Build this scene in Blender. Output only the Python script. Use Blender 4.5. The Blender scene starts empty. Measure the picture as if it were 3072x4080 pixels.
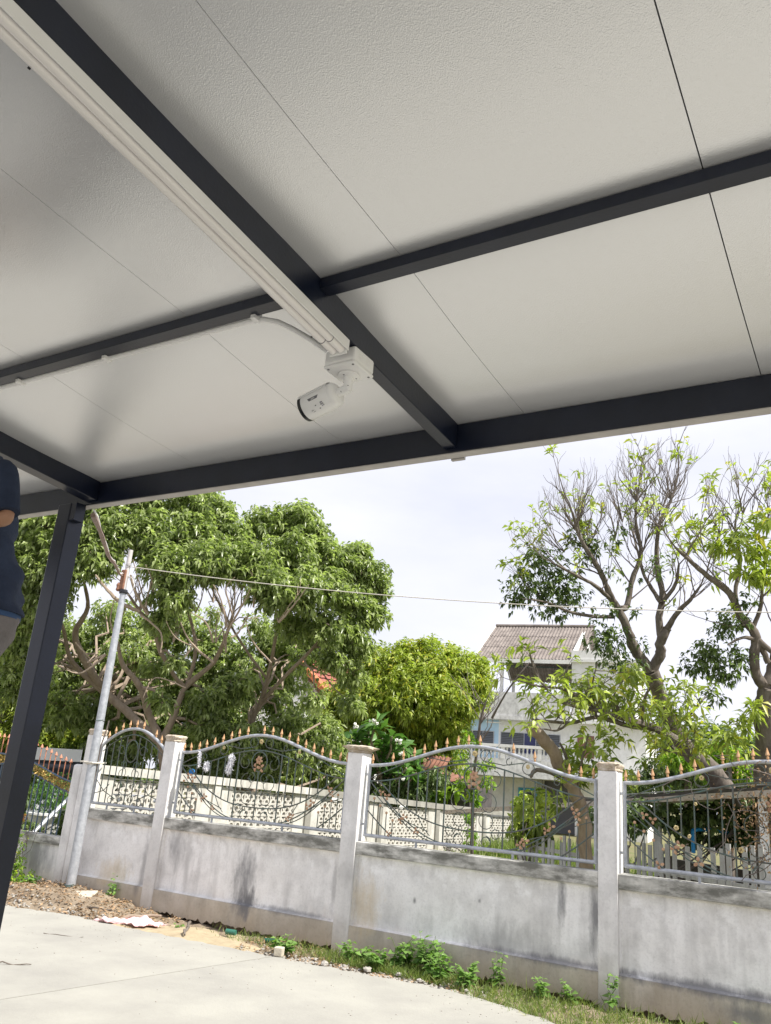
import bpy, math, random
import numpy as np
from mathutils import Vector, Matrix, Quaternion
random.seed(7)
rng = np.random.default_rng(7)
SC = bpy.context.scene
COL = SC.collection
PI = math.pi

# ------------------------------------------------------------------ camera
YAW, PIT, ROL = math.radians(-31.817), math.radians(18.254), math.radians(4.765)
FPX, PCX, PCY = 3302.0, 1536.0, 2040.0            # the photograph is 3072 x 4080
EYE = Vector((0, 0, 1.5))
_fw = Vector((math.sin(YAW)*math.cos(PIT), math.cos(YAW)*math.cos(PIT), math.sin(PIT)))
_rt0 = Vector((math.cos(YAW), -math.sin(YAW), 0)); _up0 = _rt0.cross(_fw)
_rt = math.cos(ROL)*_rt0 + math.sin(ROL)*_up0
_up = -math.sin(ROL)*_rt0 + math.cos(ROL)*_up0
cam = bpy.data.cameras.new('camera'); camo = bpy.data.objects.new('camera', cam); COL.objects.link(camo)
camo.matrix_world = Matrix(((_rt.x, _up.x, -_fw.x, EYE.x), (_rt.y, _up.y, -_fw.y, EYE.y), (_rt.z, _up.z, -_fw.z, EYE.z), (0, 0, 0, 1)))
cam.sensor_fit = 'VERTICAL'; cam.sensor_height = 36.0; cam.lens = 36.0*FPX/4080.0
cam.clip_start = 0.05; cam.clip_end = 2000
SC.camera = camo

def at(px, py, d):
    """survey helper: the point seen at photo pixel (px, py), d metres deep"""
    v = _rt*((px-PCX)/FPX) - _up*((py-PCY)/FPX) + _fw
    return EYE + v*d

# ------------------------------------------------------------------ light
SUN = Vector((0.60, 0.03, 0.80)).normalized()
world = bpy.data.worlds.new('World'); SC.world = world; world.use_nodes = True
wn, wl = world.node_tree.nodes, world.node_tree.links
wn.clear()
wo = wn.new('ShaderNodeOutputWorld'); bg = wn.new('ShaderNodeBackground'); sky = wn.new('ShaderNodeTexSky')
sky.sky_type = 'NISHITA'; sky.sun_disc = False
sky.sun_elevation = math.asin(SUN.z); sky.sun_rotation = math.atan2(SUN.x, SUN.y)
sky.air_density = 1.0; sky.dust_density = 2.0; sky.ozone_density = 1.0
tc = wn.new('ShaderNodeTexCoord'); mp = wn.new('ShaderNodeMapping'); mp.inputs['Scale'].default_value = (1.2, 1.2, 3.4)
nz = wn.new('ShaderNodeTexNoise'); nz.inputs['Scale'].default_value = 1.7; nz.inputs['Detail'].default_value = 6; nz.inputs['Roughness'].default_value = 0.55
rp = wn.new('ShaderNodeValToRGB'); rp.color_ramp.elements[0].position = 0.32; rp.color_ramp.elements[0].color = (.80, .80, .80, 1)
rp.color_ramp.elements[1].position = 0.58; rp.color_ramp.elements[1].color = (1, 1, 1, 1)
mx = wn.new('ShaderNodeMix'); mx.data_type = 'RGBA'; mx.inputs[7].default_value = (8.5, 8.6, 9.6, 1)
wl.new(tc.outputs['Generated'], mp.inputs['Vector']); wl.new(mp.outputs[0], nz.inputs['Vector']); wl.new(nz.outputs['Fac'], rp.inputs[0])
wl.new(rp.outputs[0], mx.inputs[0]); wl.new(sky.outputs[0], mx.inputs[6]); wl.new(mx.outputs[2], bg.inputs['Color'])
bg.inputs['Strength'].default_value = 0.078
wl.new(bg.outputs[0], wo.inputs[0])
sl = bpy.data.lights.new('sun', 'SUN'); sl.energy = 5.0; sl.angle = math.radians(0.6); sl.color = (1, .955, .88)
so = bpy.data.objects.new('sun', sl); COL.objects.link(so); so.rotation_euler = (-SUN).to_track_quat('-Z', 'Y').to_euler(); so.location = (6, 2, 20)
SC.view_settings.view_transform = 'Standard'; SC.view_settings.look = 'None'
SC.view_settings.exposure = 0.62; SC.view_settings.gamma = 1; SC.view_settings.use_curve_mapping = False
SC.render.engine = 'CYCLES'
SC.cycles.max_bounces = 10; SC.cycles.diffuse_bounces = 5; SC.cycles.glossy_bounces = 4; SC.cycles.transparent_max_bounces = 8
SC.cycles.use_denoising = True

# ------------------------------------------------------------------ helpers
def tag(o, label=None, cat=None, group=None, kind=None):
    if label: o['label'] = label
    if cat: o['category'] = cat
    if group: o['group'] = group
    if kind: o['kind'] = kind
    return o

def empty(name, loc, label=None, cat=None, group=None, rz=0.0, parent=None):
    o = bpy.data.objects.new(name, None); COL.objects.link(o); o.location = loc; o.rotation_euler = (0, 0, rz)
    o.empty_display_size = .1
    if parent: o.parent = parent
    return tag(o, label, cat, group)

class MB:
    """collects shapes in world coordinates; build() links them as one mesh object"""
    def __init__(s): s.v = []; s.f = []; s.smooth = False
    def add(s, vs, fs):
        n = len(s.v); s.v += [tuple(v) for v in vs]; s.f += [tuple(i+n for i in f) for f in fs]; return s
    def box(s, x0, x1, y0, y1, z0, z1, M=None):
        vs = [Vector((x, y, z)) for x in (x0, x1) for y in (y0, y1) for z in (z0, z1)]
        if M is not None: vs = [M @ v for v in vs]
        return s.add(vs, [(0, 1, 3, 2), (4, 6, 7, 5), (0, 4, 5, 1), (2, 3, 7, 6), (0, 2, 6, 4), (1, 5, 7, 3)])
    def bar(s, a, b, w, h, up=Vector((0, 0, 1))):
        a, b = Vector(a), Vector(b); d = (b-a).normalized(); x = d.cross(up)
        if x.length < 1e-4: x = Vector((1, 0, 0))
        x.normalize(); u = x.cross(d)
        vs = [p+x*i*w/2+u*j*h/2 for p in (a, b) for i in (-1, 1) for j in (-1, 1)]
        return s.add(vs, [(0, 1, 3, 2), (4, 6, 7, 5), (0, 4, 5, 1), (2, 3, 7, 6), (0, 2, 6, 4), (1, 5, 7, 3)])
    def tube(s, pts, rad, n=6, cap=True):
        pts = [Vector(p) for p in pts]; m = len(pts)
        if not hasattr(rad, '__len__'): rad = [rad]*m
        x = None; vs = []
        for i, p in enumerate(pts):
            d = (pts[min(i+1, m-1)]-pts[max(i-1, 0)])
            d = d.normalized() if d.length > 1e-9 else Vector((0, 0, 1))
            if x is None: x = d.orthogonal().normalized()
            else:
                x = x-d*x.dot(d); x = x.normalized() if x.length > 1e-6 else d.orthogonal().normalized()
            y = d.cross(x)
            vs += [p+(x*math.cos(2*PI*k/n)+y*math.sin(2*PI*k/n))*rad[i] for k in range(n)]
        fs = [(i*n+k, i*n+(k+1) % n, (i+1)*n+(k+1) % n, (i+1)*n+k) for i in range(m-1) for k in range(n)]
        if cap: fs += [tuple(reversed(range(n))), tuple((m-1)*n+k for k in range(n))]
        s.smooth = True
        return s.add(vs, fs)
    def lathe(s, prof, n=8, M=None):
        vs = []
        for r, z in prof: vs += [Vector((r*math.cos(2*PI*k/n), r*math.sin(2*PI*k/n), z)) for k in range(n)]
        if M is not None: vs = [M @ v for v in vs]
        m = len(prof)
        fs = [(i*n+k, i*n+(k+1) % n, (i+1)*n+(k+1) % n, (i+1)*n+k) for i in range(m-1) for k in range(n)]
        fs += [tuple(reversed(range(n))), tuple((m-1)*n+k for k in range(n))]
        return s.add(vs, fs)
    def build(s, name, mat, parent=None, origin=None, smooth=None, bevel=0):
        """origin: world point used as the object's origin (default: base centre)"""
        a = np.array(s.v, dtype=float)
        if origin is None:
            lo, hi = a.min(0), a.max(0); origin = ((lo[0]+hi[0])/2, (lo[1]+hi[1])/2, lo[2])
        origin = np.array(origin, dtype=float); a = a-origin
        me = bpy.data.meshes.new(name); me.from_pydata(a.tolist(), [], s.f); me.materials.append(mat)
        if (s.smooth if smooth is None else smooth):
            me.polygons.foreach_set('use_smooth', [True]*len(me.polygons))
            try: me.set_sharp_from_angle(angle=math.radians(40))
            except Exception: pass
        o = bpy.data.objects.new(name, me); COL.objects.link(o)
        if parent:
            o.parent = parent; o.location = Vector(origin)-wloc(parent)
        else: o.location = origin
        if bevel:
            b = o.modifiers.new('b', 'BEVEL'); b.width = bevel; b.segments = 2; b.limit_method = 'ANGLE'
        return o

def wloc(o):
    l = Vector(o.location)
    while o.parent: o = o.parent; l = l+Vector(o.location)
    return l

def copy_tree(o, parent=None):
    c = o.copy(); COL.objects.link(c)
    if parent: c.parent = parent
    for ch in list(o.children): copy_tree(ch, c)
    return c

def inst(src, loc, parent=None, rot=None, scale=None, name=None):
    """a copy of a (childless) piece that shares its mesh, placed in world coordinates"""
    c = src.copy(); COL.objects.link(c)
    c.parent = parent
    c.location = Vector(loc)-(wloc(parent) if parent else Vector((0, 0, 0)))
    if rot is not None:
        if isinstance(rot, Quaternion): c.rotation_mode = 'QUATERNION'; c.rotation_quaternion = rot
        else: c.rotation_euler = rot
    if scale is not None: c.scale = scale if hasattr(scale, '__len__') else (scale,)*3
    if name: c.name = name
    return c

# ------------------------------------------------------------------ materials
def mat(name, col, rough=.6, col2=None, nscale=6, bump=0, bscale=60, metal=0, spec=.5, detail=4, stretch=None, ramp=(.35, .65)):
    m = bpy.data.materials.new(name); m.use_nodes = True; nt = m.node_tree; N, L = nt.nodes, nt.links
    b = N['Principled BSDF']; b.inputs['Base Color'].default_value = (*col, 1); b.inputs['Roughness'].default_value = rough
    b.inputs['Metallic'].default_value = metal; b.inputs['Specular IOR Level'].default_value = spec
    t = N.new('ShaderNodeTexCoord'); v = t.outputs['Object']
    if stretch:
        p = N.new('ShaderNodeMapping'); p.inputs['Scale'].default_value = stretch; L.new(v, p.inputs[0]); v = p.outputs[0]
    if col2:
        n = N.new('ShaderNodeTexNoise'); n.inputs['Scale'].default_value = nscale; n.inputs['Detail'].default_value = detail
        n.inputs['Roughness'].default_value = .62
        r = N.new('ShaderNodeValToRGB'); r.color_ramp.elements[0].position = ramp[0]; r.color_ramp.elements[1].position = ramp[1]
        r.color_ramp.elements[0].color = (*col, 1); r.color_ramp.elements[1].color = (*col2, 1)
        L.new(v, n.inputs['Vector']); L.new(n.outputs['Fac'], r.inputs[0]); L.new(r.outputs[0], b.inputs['Base Color'])
    if bump:
        n2 = N.new('ShaderNodeTexNoise'); n2.inputs['Scale'].default_value = bscale; n2.inputs['Detail'].default_value = 3
        bp = N.new('ShaderNodeBump'); bp.inputs['Strength'].default_value = bump; bp.inputs['Distance'].default_value = .01
        L.new(v, n2.inputs['Vector']); L.new(n2.outputs['Fac'], bp.inputs['Height']); L.new(bp.outputs[0], b.inputs['Normal'])
    return m

def leafmat(name, dark, light, rough=.42, trans=.35, yellow=None):
    """leaf colour varies from leaf to leaf with the stored 'tint'"""
    m = bpy.data.materials.new(name); m.use_nodes = True; nt = m.node_tree; N, L = nt.nodes, nt.links
    b = N['Principled BSDF']; b.inputs['Roughness'].default_value = rough; b.inputs['Specular IOR Level'].default_value = .5
    at_ = N.new('ShaderNodeAttribute'); at_.attribute_name = 'tint'
    r = N.new('ShaderNodeValToRGB'); e = r.color_ramp.elements; e[0].color = (*dark, 1); e[1].color = (*light, 1); e[1].position = .93
    if yellow: q = e.new(1.0); q.color = (*yellow, 1)
    L.new(at_.outputs['Fac'], r.inputs[0]); L.new(r.outputs[0], b.inputs['Base Color'])
    tr = N.new('ShaderNodeBsdfTranslucent'); mu = N.new('ShaderNodeMix'); mu.data_type = 'RGBA'; mu.blend_type = 'MULTIPLY'; mu.inputs[0].default_value = 1
    mu.inputs[7].default_value = (1.35, 1.55, .75, 1); L.new(r.outputs[0], mu.inputs[6]); L.new(mu.outputs[2], tr.inputs[0])
    ms = N.new('ShaderNodeMixShader'); ms.inputs[0].default_value = trans
    L.new(b.outputs[0], ms.inputs[1]); L.new(tr.outputs[0], ms.inputs[2]); L.new(ms.outputs[0], N['Material Output'].inputs[0])
    return m

def wallmat(name, base, light, dark, brown, streak=.6, topdark=None, spots=()):
    """weathered render: blotches, run-down streaks, brown splash dirt of its own shape near the foot"""
    m = bpy.data.materials.new(name); m.use_nodes = True; nt = m.node_tree; N, L = nt.nodes, nt.links
    b = N['Principled BSDF']; b.inputs['Roughness'].default_value = .85; b.inputs['Specular IOR Level'].default_value = .25
    g = N.new('ShaderNodeNewGeometry'); pos = g.outputs['Position']
    def noise(scale, st=(1, 1, 1), det=5, ro=.6):
        p = N.new('ShaderNodeMapping'); p.inputs['Scale'].default_value = st; L.new(pos, p.inputs[0])
        n = N.new('ShaderNodeTexNoise'); n.inputs['Scale'].default_value = scale; n.inputs['Detail'].default_value = det; n.inputs['Roughness'].default_value = ro
        L.new(p.outputs[0], n.inputs['Vector']); return n.outputs['Fac']
    def ramp(v, a, c, lo=0., hi=1.):
        r = N.new('ShaderNodeMapRange'); r.inputs[1].default_value = a; r.inputs[2].default_value = c; r.inputs[3].default_value = lo; r.inputs[4].default_value = hi
        L.new(v, r.inputs[0]); return r.outputs[0]
    def mix(f, a, c):
        x = N.new('ShaderNodeMix'); x.data_type = 'RGBA'
        if isinstance(f, float): x.inputs[0].default_value = f
        else: L.new(f, x.inputs[0])
        for i, q in ((6, a), (7, c)):
            if isinstance(q, tuple): x.inputs[i].default_value = (*q, 1)
            else: L.new(q, x.inputs[i])
        return x.outputs[2]
    def mul(a, c):
        x = N.new('ShaderNodeMath'); x.operation = 'MULTIPLY'
        for i, q in ((0, a), (1, c)):
            if isinstance(q, float): x.inputs[i].default_value = q
            else: L.new(q, x.inputs[i])
        return x.outputs[0]
    c = mix(ramp(noise(1.7), .38, .64), base, light)
    c = mix(mul(ramp(noise(5.5, (1, 1, .8), 6), .45, .75), .5), c, dark)
    c = mix(mul(mul(ramp(noise(6, (1.2, 1.2, .1), 3), .50, .74), ramp(noise(.9), .40, .62)), streak), c, dark)
    sp = N.new('ShaderNodeSeparateXYZ'); L.new(pos, sp.inputs[0])
    a = N.new('ShaderNodeMath'); a.operation = 'ADD'; L.new(sp.outputs[2], a.inputs[0]); L.new(mul(noise(3.0, (1, 1, .5)), .5), a.inputs[1])
    c = mix(mul(ramp(a.outputs[0], .55, .18), .85), c, brown)
    def spot(xc, hw, zc, hz, k, col):
        nonlocal c
        d = N.new('ShaderNodeVectorMath'); d.operation = 'SUBTRACT'; L.new(pos, d.inputs[0]); d.inputs[1].default_value = (xc, 7.4, zc)
        e = N.new('ShaderNodeVectorMath'); e.operation = 'MULTIPLY'; L.new(d.outputs[0], e.inputs[0]); e.inputs[1].default_value = (1/hw, 0, 1/hz)
        l = N.new('ShaderNodeVectorMath'); l.operation = 'LENGTH'; L.new(e.outputs[0], l.inputs[0])
        q = N.new('ShaderNodeMath'); q.operation = 'ADD'; L.new(l.outputs[1], q.inputs[0]); L.new(ramp(noise(9, (1, 1, .35), 6, .7), .3, .7, -.5, .5), q.inputs[1])
        c = mix(ramp(q.outputs[0], .25, 1.1, k, 0.), c, col)
    if spots:
        c = mix(mul(mul(ramp(sp.outputs[2], .60, .72), ramp(noise(7, (1, 1, .9), 6, .65), .48, .62)), .7), c, tuple(min(.92, v*1.1) for v in light))
        for a_ in spots: spot(*a_)
    if topdark: c = mix(mul(ramp(noise(4.2, (.7, 1, 2.2), 6, .7), .40, .60), .85), c, topdark)
    c = mix(mul(ramp(noise(45, det=4), .5, .8), .3), c, dark)
    L.new(c, b.inputs['Base Color'])
    bp = N.new('ShaderNodeBump'); bp.inputs['Strength'].default_value = .5; bp.inputs['Distance'].default_value = .008
    L.new(noise(18, det=8, ro=.75), bp.inputs['Height']); L.new(bp.outputs[0], b.inputs['Normal'])
    return m

M_STEEL = mat('dark_paint', (.005, .008, .020), .28, (.009, .013, .030), 5, .05, 90, spec=.42)
M_CEIL = None
def ceil_mat():
    m = bpy.data.materials.new('embossed_sheet'); m.use_nodes = True; nt = m.node_tree; N, L = nt.nodes, nt.links
    b = N['Principled BSDF']; b.inputs['Base Color'].default_value = (.825, .83, .85, 1); b.inputs['Roughness'].default_value = .17
    b.inputs['Metallic'].default_value = .36; b.inputs['Specular IOR Level'].default_value = .55
    t = N.new('ShaderNodeTexCoord'); n = N.new('ShaderNodeTexNoise'); n.inputs['Scale'].default_value = 190; n.inputs['Detail'].default_value = 2
    v = N.new('ShaderNodeTexVoronoi'); v.inputs['Scale'].default_value = 280
    n3 = N.new('ShaderNodeTexNoise'); n3.inputs['Scale'].default_value = 1.4
    ad = N.new('ShaderNodeMath'); ad.operation = 'ADD'
    L.new(t.outputs['Object'], n.inputs['Vector']); L.new(t.outputs['Object'], v.inputs['Vector']); L.new(t.outputs['Object'], n3.inputs['Vector'])
    L.new(n.outputs['Fac'], ad.inputs[0]); L.new(v.outputs['Distance'], ad.inputs[1])
    bp = N.new('ShaderNodeBump'); bp.inputs['Strength'].default_value = .42; bp.inputs['Distance'].default_value = .0009
    L.new(ad.outputs[0], bp.inputs['Height'])
    b2 = N.new('ShaderNodeBump'); b2.inputs['Strength'].default_value = .35; b2.inputs['Distance'].default_value = .012
    L.new(n3.outputs['Fac'], b2.inputs['Height']); L.new(b2.outputs[0], bp.inputs['Normal']); L.new(bp.outputs[0], b.inputs['Normal'])
    return m
M_CEIL = ceil_mat()
M_TRIM = mat('pale_flashing', (.42, .40, .39), .45, (.52, .49, .47), 8)
M_WHITE = mat('white_plastic', (.90, .895, .90), .32, (.86, .855, .86), 4)
M_TUBE = mat('opal_tube', (.90, .87, .86), .22)
M_GREYPL = mat('grey_plastic', (.16, .16, .18), .5)
M_BLACK = mat('black_plastic', (.014, .014, .017), .3)
M_FOIL = mat('silver_foil', (.75, .75, .8), .15, metal=1)
M_SLAB = mat('slab_concrete', (.345, .338, .300), .84, (.265, .258, .235), 1.3, .25, 55, spec=.3, detail=10, ramp=(.38, .72))
M_DIRT = mat('dirt', (.30, .245, .18), .95, (.16, .125, .09), 7, .8, 30, spec=.1, detail=8)
M_SAND = mat('sand', (.42, .35, .235), .95, (.33, .27, .18), 12, .5, 60, spec=.1, detail=8)
M_SOIL = mat('garden_soil', (.13, .15, .06), .95, (.20, .17, .10), 1.5, .5, 20, spec=.1, detail=8)
_D, _Y = (.17, .17, .18), (.56, .44, .26)
SPOTS = [(-5.97, .17, .42, .42, .8, _D), (-5.90, .12, .25, .14, .9, _D), (-6.98, .13, .72, .25, .55, _D), (-2.54, .045, .72, .26, .85, _D), (-2.26, .05, .66, .34, .8, _D), (-4.50, .20, .40, .30, .55, _Y),
         (-1.30, .95, .235, .055, .8, _D), (-2.60, .7, .235, .04, .7, _D), (-3.05, .5, .30, .16, .35, _D), (-7.9, .3, .3, .18, .5, _Y), (-1.1, .22, .12, .07, .7, _D), (-3.95, .02, .52, .03, .8, _D), (-3.3, .018, .6, .025, .8, _D), (-4.85, .04, .5, .3, .4, _D),
         (-5.35, .5, .235, .035, .6, _D), (-7.45, .05, .4, .4, .5, _D), (-9.3, .35, .35, .3, .7, _D)]
M_WALL = wallmat('wall_render', (.76, .75, .735), (.90, .895, .89), (.36, .355, .35), (.60, .52, .42), spots=SPOTS)
M_PLINTH = wallmat('plinth_render', (.48, .44, .38), (.60, .56, .50), (.22, .20, .17), (.42, .35, .26), .6, spots=SPOTS)
M_COPE = wallmat('coping_render', (.60, .59, .55), (.72, .71, .67), (.22, .22, .20), (.3, .27, .2), .7, (.10, .10, .085))
M_PILLAR = wallmat('pillar_render', (.66, .65, .635), (.82, .81, .80), (.36, .355, .35), (.46, .41, .34), .4)
M_CAP = mat('broken_cap', (.56, .50, .42), .9, (.36, .29, .21), 22, .9, 40, spec=.2)
M_CREAM = wallmat('cream_render', (.50, .49, .45), (.64, .62, .57), (.22, .21, .19), (.42, .37, .29), .9, None)
M_MOLD = wallmat('mouldy_render', (.27, .26, .23), (.38, .37, .33), (.11, .11, .10), (.3, .27, .2), .7)
M_BLOCK = mat('vent_block', (.60, .58, .53), .85, (.44, .42, .38), 9, .3, 50, spec=.2)
M_GALV = mat('galvanised', (.34, .36, .39), .42, (.48, .50, .53), 20, .1, 60, metal=.35, detail=8)
M_IRON = mat('old_iron', (.13, .115, .10), .6, (.09, .15, .14), 10, .2, 60, metal=.3)
M_RUST = mat('rusted_leaf', (.38, .21, .13), .75, (.55, .36, .22), 30, .3, 60)
M_GOLD = mat('copper_gold_paint', (.56, .36, .20), .38, (.50, .26, .11), 30, metal=.35)
M_OLDRUST = mat('brown_rust', (.30, .15, .09), .8, (.18, .08, .05), 25)
M_BLUEIRON = mat('blue_iron', (.045, .085, .15), .45, (.07, .10, .14), 12)
M_PINKIRON = mat('faded_red_paint', (.50, .20, .11), .55, (.40, .17, .10), 30)
M_GOLDLEAF = mat('tarnished_gold', (.52, .36, .10), .4, (.30, .20, .06), 30, metal=.4)
M_BARK = mat('bark', (.115, .095, .078), .9, (.20, .175, .15), 14, .9, 30, spec=.15, stretch=(1, 1, .35), detail=8)
M_BARKL = mat('pale_bark', (.26, .20, .155), .9, (.36, .29, .23), 14, .8, 30, spec=.15, stretch=(1, 1, .35), detail=8)
M_TWIG = mat('twig', (.11, .09, .08), .9, (.18, .15, .13), 8)
M_TWIGL = mat('pale_twig', (.40, .32, .25), .9, (.30, .23, .17), 8)
M_LBIG = leafmat('big_tree_leaf', (.11, .15, .05), (.41, .47, .21), .30, .45)
M_LMANGO = leafmat('mango_leaf', (.095, .14, .03), (.42, .49, .09), .40, .38, (.42, .36, .04))
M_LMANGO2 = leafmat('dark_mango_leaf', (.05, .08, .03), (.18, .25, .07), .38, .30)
M_LFRANG = leafmat('frangipani_leaf', (.055, .13, .035), (.14, .27, .065), .28, .30)
M_LWEED = leafmat('weed_leaf', (.07, .16, .035), (.22, .36, .09), .45, .35)
M_LLIME = leafmat('lime_leaf', (.14, .27, .03), (.30, .42, .05), .4, .45, (.60, .55, .04))
M_LVINE = leafmat('vine_leaf', (.06, .10, .04), (.20, .27, .09), .45, .3)
M_GRASS = leafmat('grass_blade', (.09, .14, .03), (.24, .30, .08), .5, .4, (.42, .38, .18))
M_DEAD = leafmat('dead_leaf', (.13, .075, .04), (.42, .28, .16), .8, .1)

# ------------------------------------------------------------------ leaves in bulk
def leaf_mesh(name, P, D, U, LEN, WID, TINT, droop=.25, fold=.25):
    """P base points, D directions, U side vectors; five verts, four triangles a leaf"""
    P = np.asarray(P, float); D = np.asarray(D, float); n = len(P)
    D = D/np.linalg.norm(D, axis=1, keepdims=True)
    S = np.cross(D, np.asarray(U, float)); S /= (np.linalg.norm(S, axis=1, keepdims=True)+1e-9)
    Nn = np.cross(S, D); Nn[Nn[:, 2] < 0] *= -1
    LEN = np.asarray(LEN).reshape(-1, 1); WID = np.asarray(WID).reshape(-1, 1)
    dz = np.array([[0, 0, -1.]])
    mid = P+D*LEN*.5
    V = np.empty((n, 5, 3))
    V[:, 0] = P; V[:, 1] = mid+S*WID*.5+Nn*WID*fold; V[:, 2] = mid; V[:, 3] = mid-S*WID*.5+Nn*WID*fold; V[:, 4] = P+D*LEN+dz*LEN*droop
    F = np.array([[0, 2, 1], [0, 3, 2], [1, 2, 4], [2, 3, 4]])
    F = (F[None]+5*np.arange(n)[:, None, None]).reshape(-1)
    me = bpy.data.meshes.new(name)
    me.vertices.add(n*5); me.vertices.foreach_set('co', V.reshape(-1))
    me.loops.add(len(F)); me.loops.foreach_set('vertex_index', F.astype(np.int32))
    nf = n*4; me.polygons.add(nf); me.polygons.foreach_set('loop_start', np.arange(0, nf*3, 3, dtype=np.int32))
    try: me.polygons.foreach_set('loop_total', np.full(nf, 3, dtype=np.int32))
    except Exception: pass
    a = me.attributes.new('tint', 'FLOAT', 'POINT'); a.data.foreach_set('value', np.repeat(np.asarray(TINT, float), 5))
    me.update(); me.validate()
    return me

def leaf_object(name, me, m, parent=None, kind=None):
    me.materials.append(m); o = bpy.data.objects.new(name, me); COL.objects.link(o)
    if parent: o.parent = parent; o.location = -wloc(parent)
    if kind: o['kind'] = kind
    return o

def whorls(tips, dirs, per=(6, 9), length=.16, width=.05, tint=(.2, .8), spread=1.0, drop=.2):
    """a whorl of leaves at every twig tip"""
    tips = np.asarray(tips, float); dirs = np.asarray(dirs, float); n = len(tips)
    k = rng.integers(per[0], per[1]+1, n); idx = np.repeat(np.arange(n), k); N = len(idx)
    d0 = dirs[idx]; d0 = d0/(np.linalg.norm(d0, axis=1, keepdims=True)+1e-9)
    r = rng.normal(size=(N, 3)); r -= d0*np.sum(r*d0, axis=1, keepdims=True); r /= np.linalg.norm(r, axis=1, keepdims=True)
    D = d0*rng.uniform(.05, .9, (N, 1))+r*spread; D[:, 2] -= drop*rng.uniform(.3, 1.6, N)
    P = tips[idx]-d0*rng.uniform(0, length*.7, (N, 1))
    U = np.cross(D, r)+rng.normal(size=(N, 3))*.35+np.array([0, 0, .3])
    U = rng.normal(size=(N, 3))*.5+np.array([0, 0, 1.])
    base = rng.uniform(tint[0], tint[1], n)[idx]
    T = np.clip(base+rng.normal(size=N)*.12, 0, .98)
    L_ = length*rng.uniform(.65, 1.2, N); W_ = width*rng.uniform(.75, 1.2, N)
    return P, D, U, L_, W_, T

def join(*parts):
    return [np.concatenate([p[i] for p in parts]) for i in range(6)]

def clump_tips(c, r, n, shell=(.55, 1.0), up=.35):
    """twig tips in the outer part of an uneven ellipsoid"""
    d = rng.normal(size=(n, 3)); d /= np.linalg.norm(d, axis=1, keepdims=True)
    rr = rng.uniform(shell[0], shell[1], (n, 1))**.6
    wob = 1+.22*np.sin(d[:, :1]*5+c[0])*np.cos(d[:, 2:]*4+c[1])
    tips = np.array(c)[None]+d*rr*wob*np.array(r)[None]
    dd = d+np.array([0, 0, up])
    return tips, dd

def curve(a, b, n=6, sag=0., jit=0.):
    a, b = Vector(a), Vector(b); out = []
    L_ = (b-a).length
    for i in range(n+1):
        t = i/n; p = a.lerp(b, t); p.z += sag*4*t*(1-t)
        if 0 < i < n and jit: p += Vector((random.gauss(0, 1), random.gauss(0, 1), random.gauss(0, 1)))*jit*L_
        out.append(p)
    return out

def grow(mb, p, d, length, r, level, tips, up=.3, n=4, kids=(2, 3), spread=.6, sides=4, shrink=.68, kink=.14):
    """recursive branching; tips collects the twig ends and their directions"""
    pts = [Vector(p)]; d = Vector(d).normalized(); cur = Vector(p)
    for i in range(n):
        d = (d+Vector((random.gauss(0, kink), random.gauss(0, kink), random.gauss(0, kink)+up*.12))).normalized()
        cur = cur+d*length/n; pts.append(cur.copy())
    mb.tube(pts, [r*(1-.45*i/n) for i in range(n+1)], sides, cap=False)
    if level == 0: tips.append((cur.copy(), d.copy())); return
    for k in range(random.randint(*kids)):
        q = pts[-1] if k == 0 else pts[random.randint(max(1, n-3), n)]
        s = Vector((random.gauss(0, 1), random.gauss(0, 1), random.gauss(0, .7)))
        dd = (d+s.normalized()*spread*random.uniform(.6, 1.2)+Vector((0, 0, up*.5))).normalized()
        grow(mb, q, dd, length*shrink*random.uniform(.8, 1.2), r*.55, level-1, tips, up, n, kids, spread, max(3, sides-1), shrink, kink)

# ================================================================== GROUND
gb = MB(); gb.add([(-600, -300, -.07), (600, -300, -.07), (600, 900, -.07), (-600, 900, -.07)], [(0, 1, 2, 3)])
tag(gb.build('ground', M_SOIL), kind='structure')
EDGE = [(-30, 6.15), (-12, 6.2), (-9.6, 6.22), (-8.9, 6.25), (-8.25, 6.27), (-7.8, 6.38), (-7.4, 6.50), (-6.83, 6.47), (-6.2, 6.53), (-5.7, 6.55), (-5.3, 6.60),
        (-4.89, 6.61), (-4.4, 6.66), (-3.9, 6.70), (-3.5, 6.76), (-3.18, 6.77), (-2.7, 6.66), (-2.27, 6.5), (-1.9, 6.3), (-1.4, 6.1), (0, 5.95), (12, 5.9)]
def edge_y(x):
    for (a, b), (c, d) in zip(EDGE, EDGE[1:]):
        if a <= x <= c: return b+(d-b)*(x-a)/(c-a)
    return 5.9
def slab(name, xa, xb, ja, jb):
    """slab between two joints; ja, jb give the joint's x at y"""
    xs = [x for x, _ in EDGE if xa < x < xb]
    fine = []
    x = xa
    while x < xb:
        fine.append(x); x += .07 if -10 < x < 0 else .6
    fine.append(xb)
    top = [(x, edge_y(x)+(.018*math.sin(x*23)+.014*math.sin(x*61+1)+random.gauss(0, .006) if -10 < x < 0 else 0)) for x in fine]
    ring = [(ja(-14), -14)]+[(ja(top[0][1]), top[0][1])]+top[1:-1]+[(jb(top[-1][1]), top[-1][1])]+[(jb(-14), -14)]
    m = MB(); n = len(ring)
    m.add([(x, y, 0) for x, y in ring]+[(x, y, -.10) for x, y in ring], [tuple(reversed(range(n)))]+[(i, (i+1) % n, n+(i+1) % n, n+i) for i in range(n)])
    return tag(m.build(name, M_SLAB), kind='structure')
jx = lambda y: -5.116+(y-4.038)*.0889
slab('concrete_paving', -30, jx(6.6)-.007, lambda y: -30, lambda y: jx(y)-.007)
slab('concrete_paving', jx(6.6)+.007, 12, lambda y: jx(y)+.007, lambda y: 12)
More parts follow.
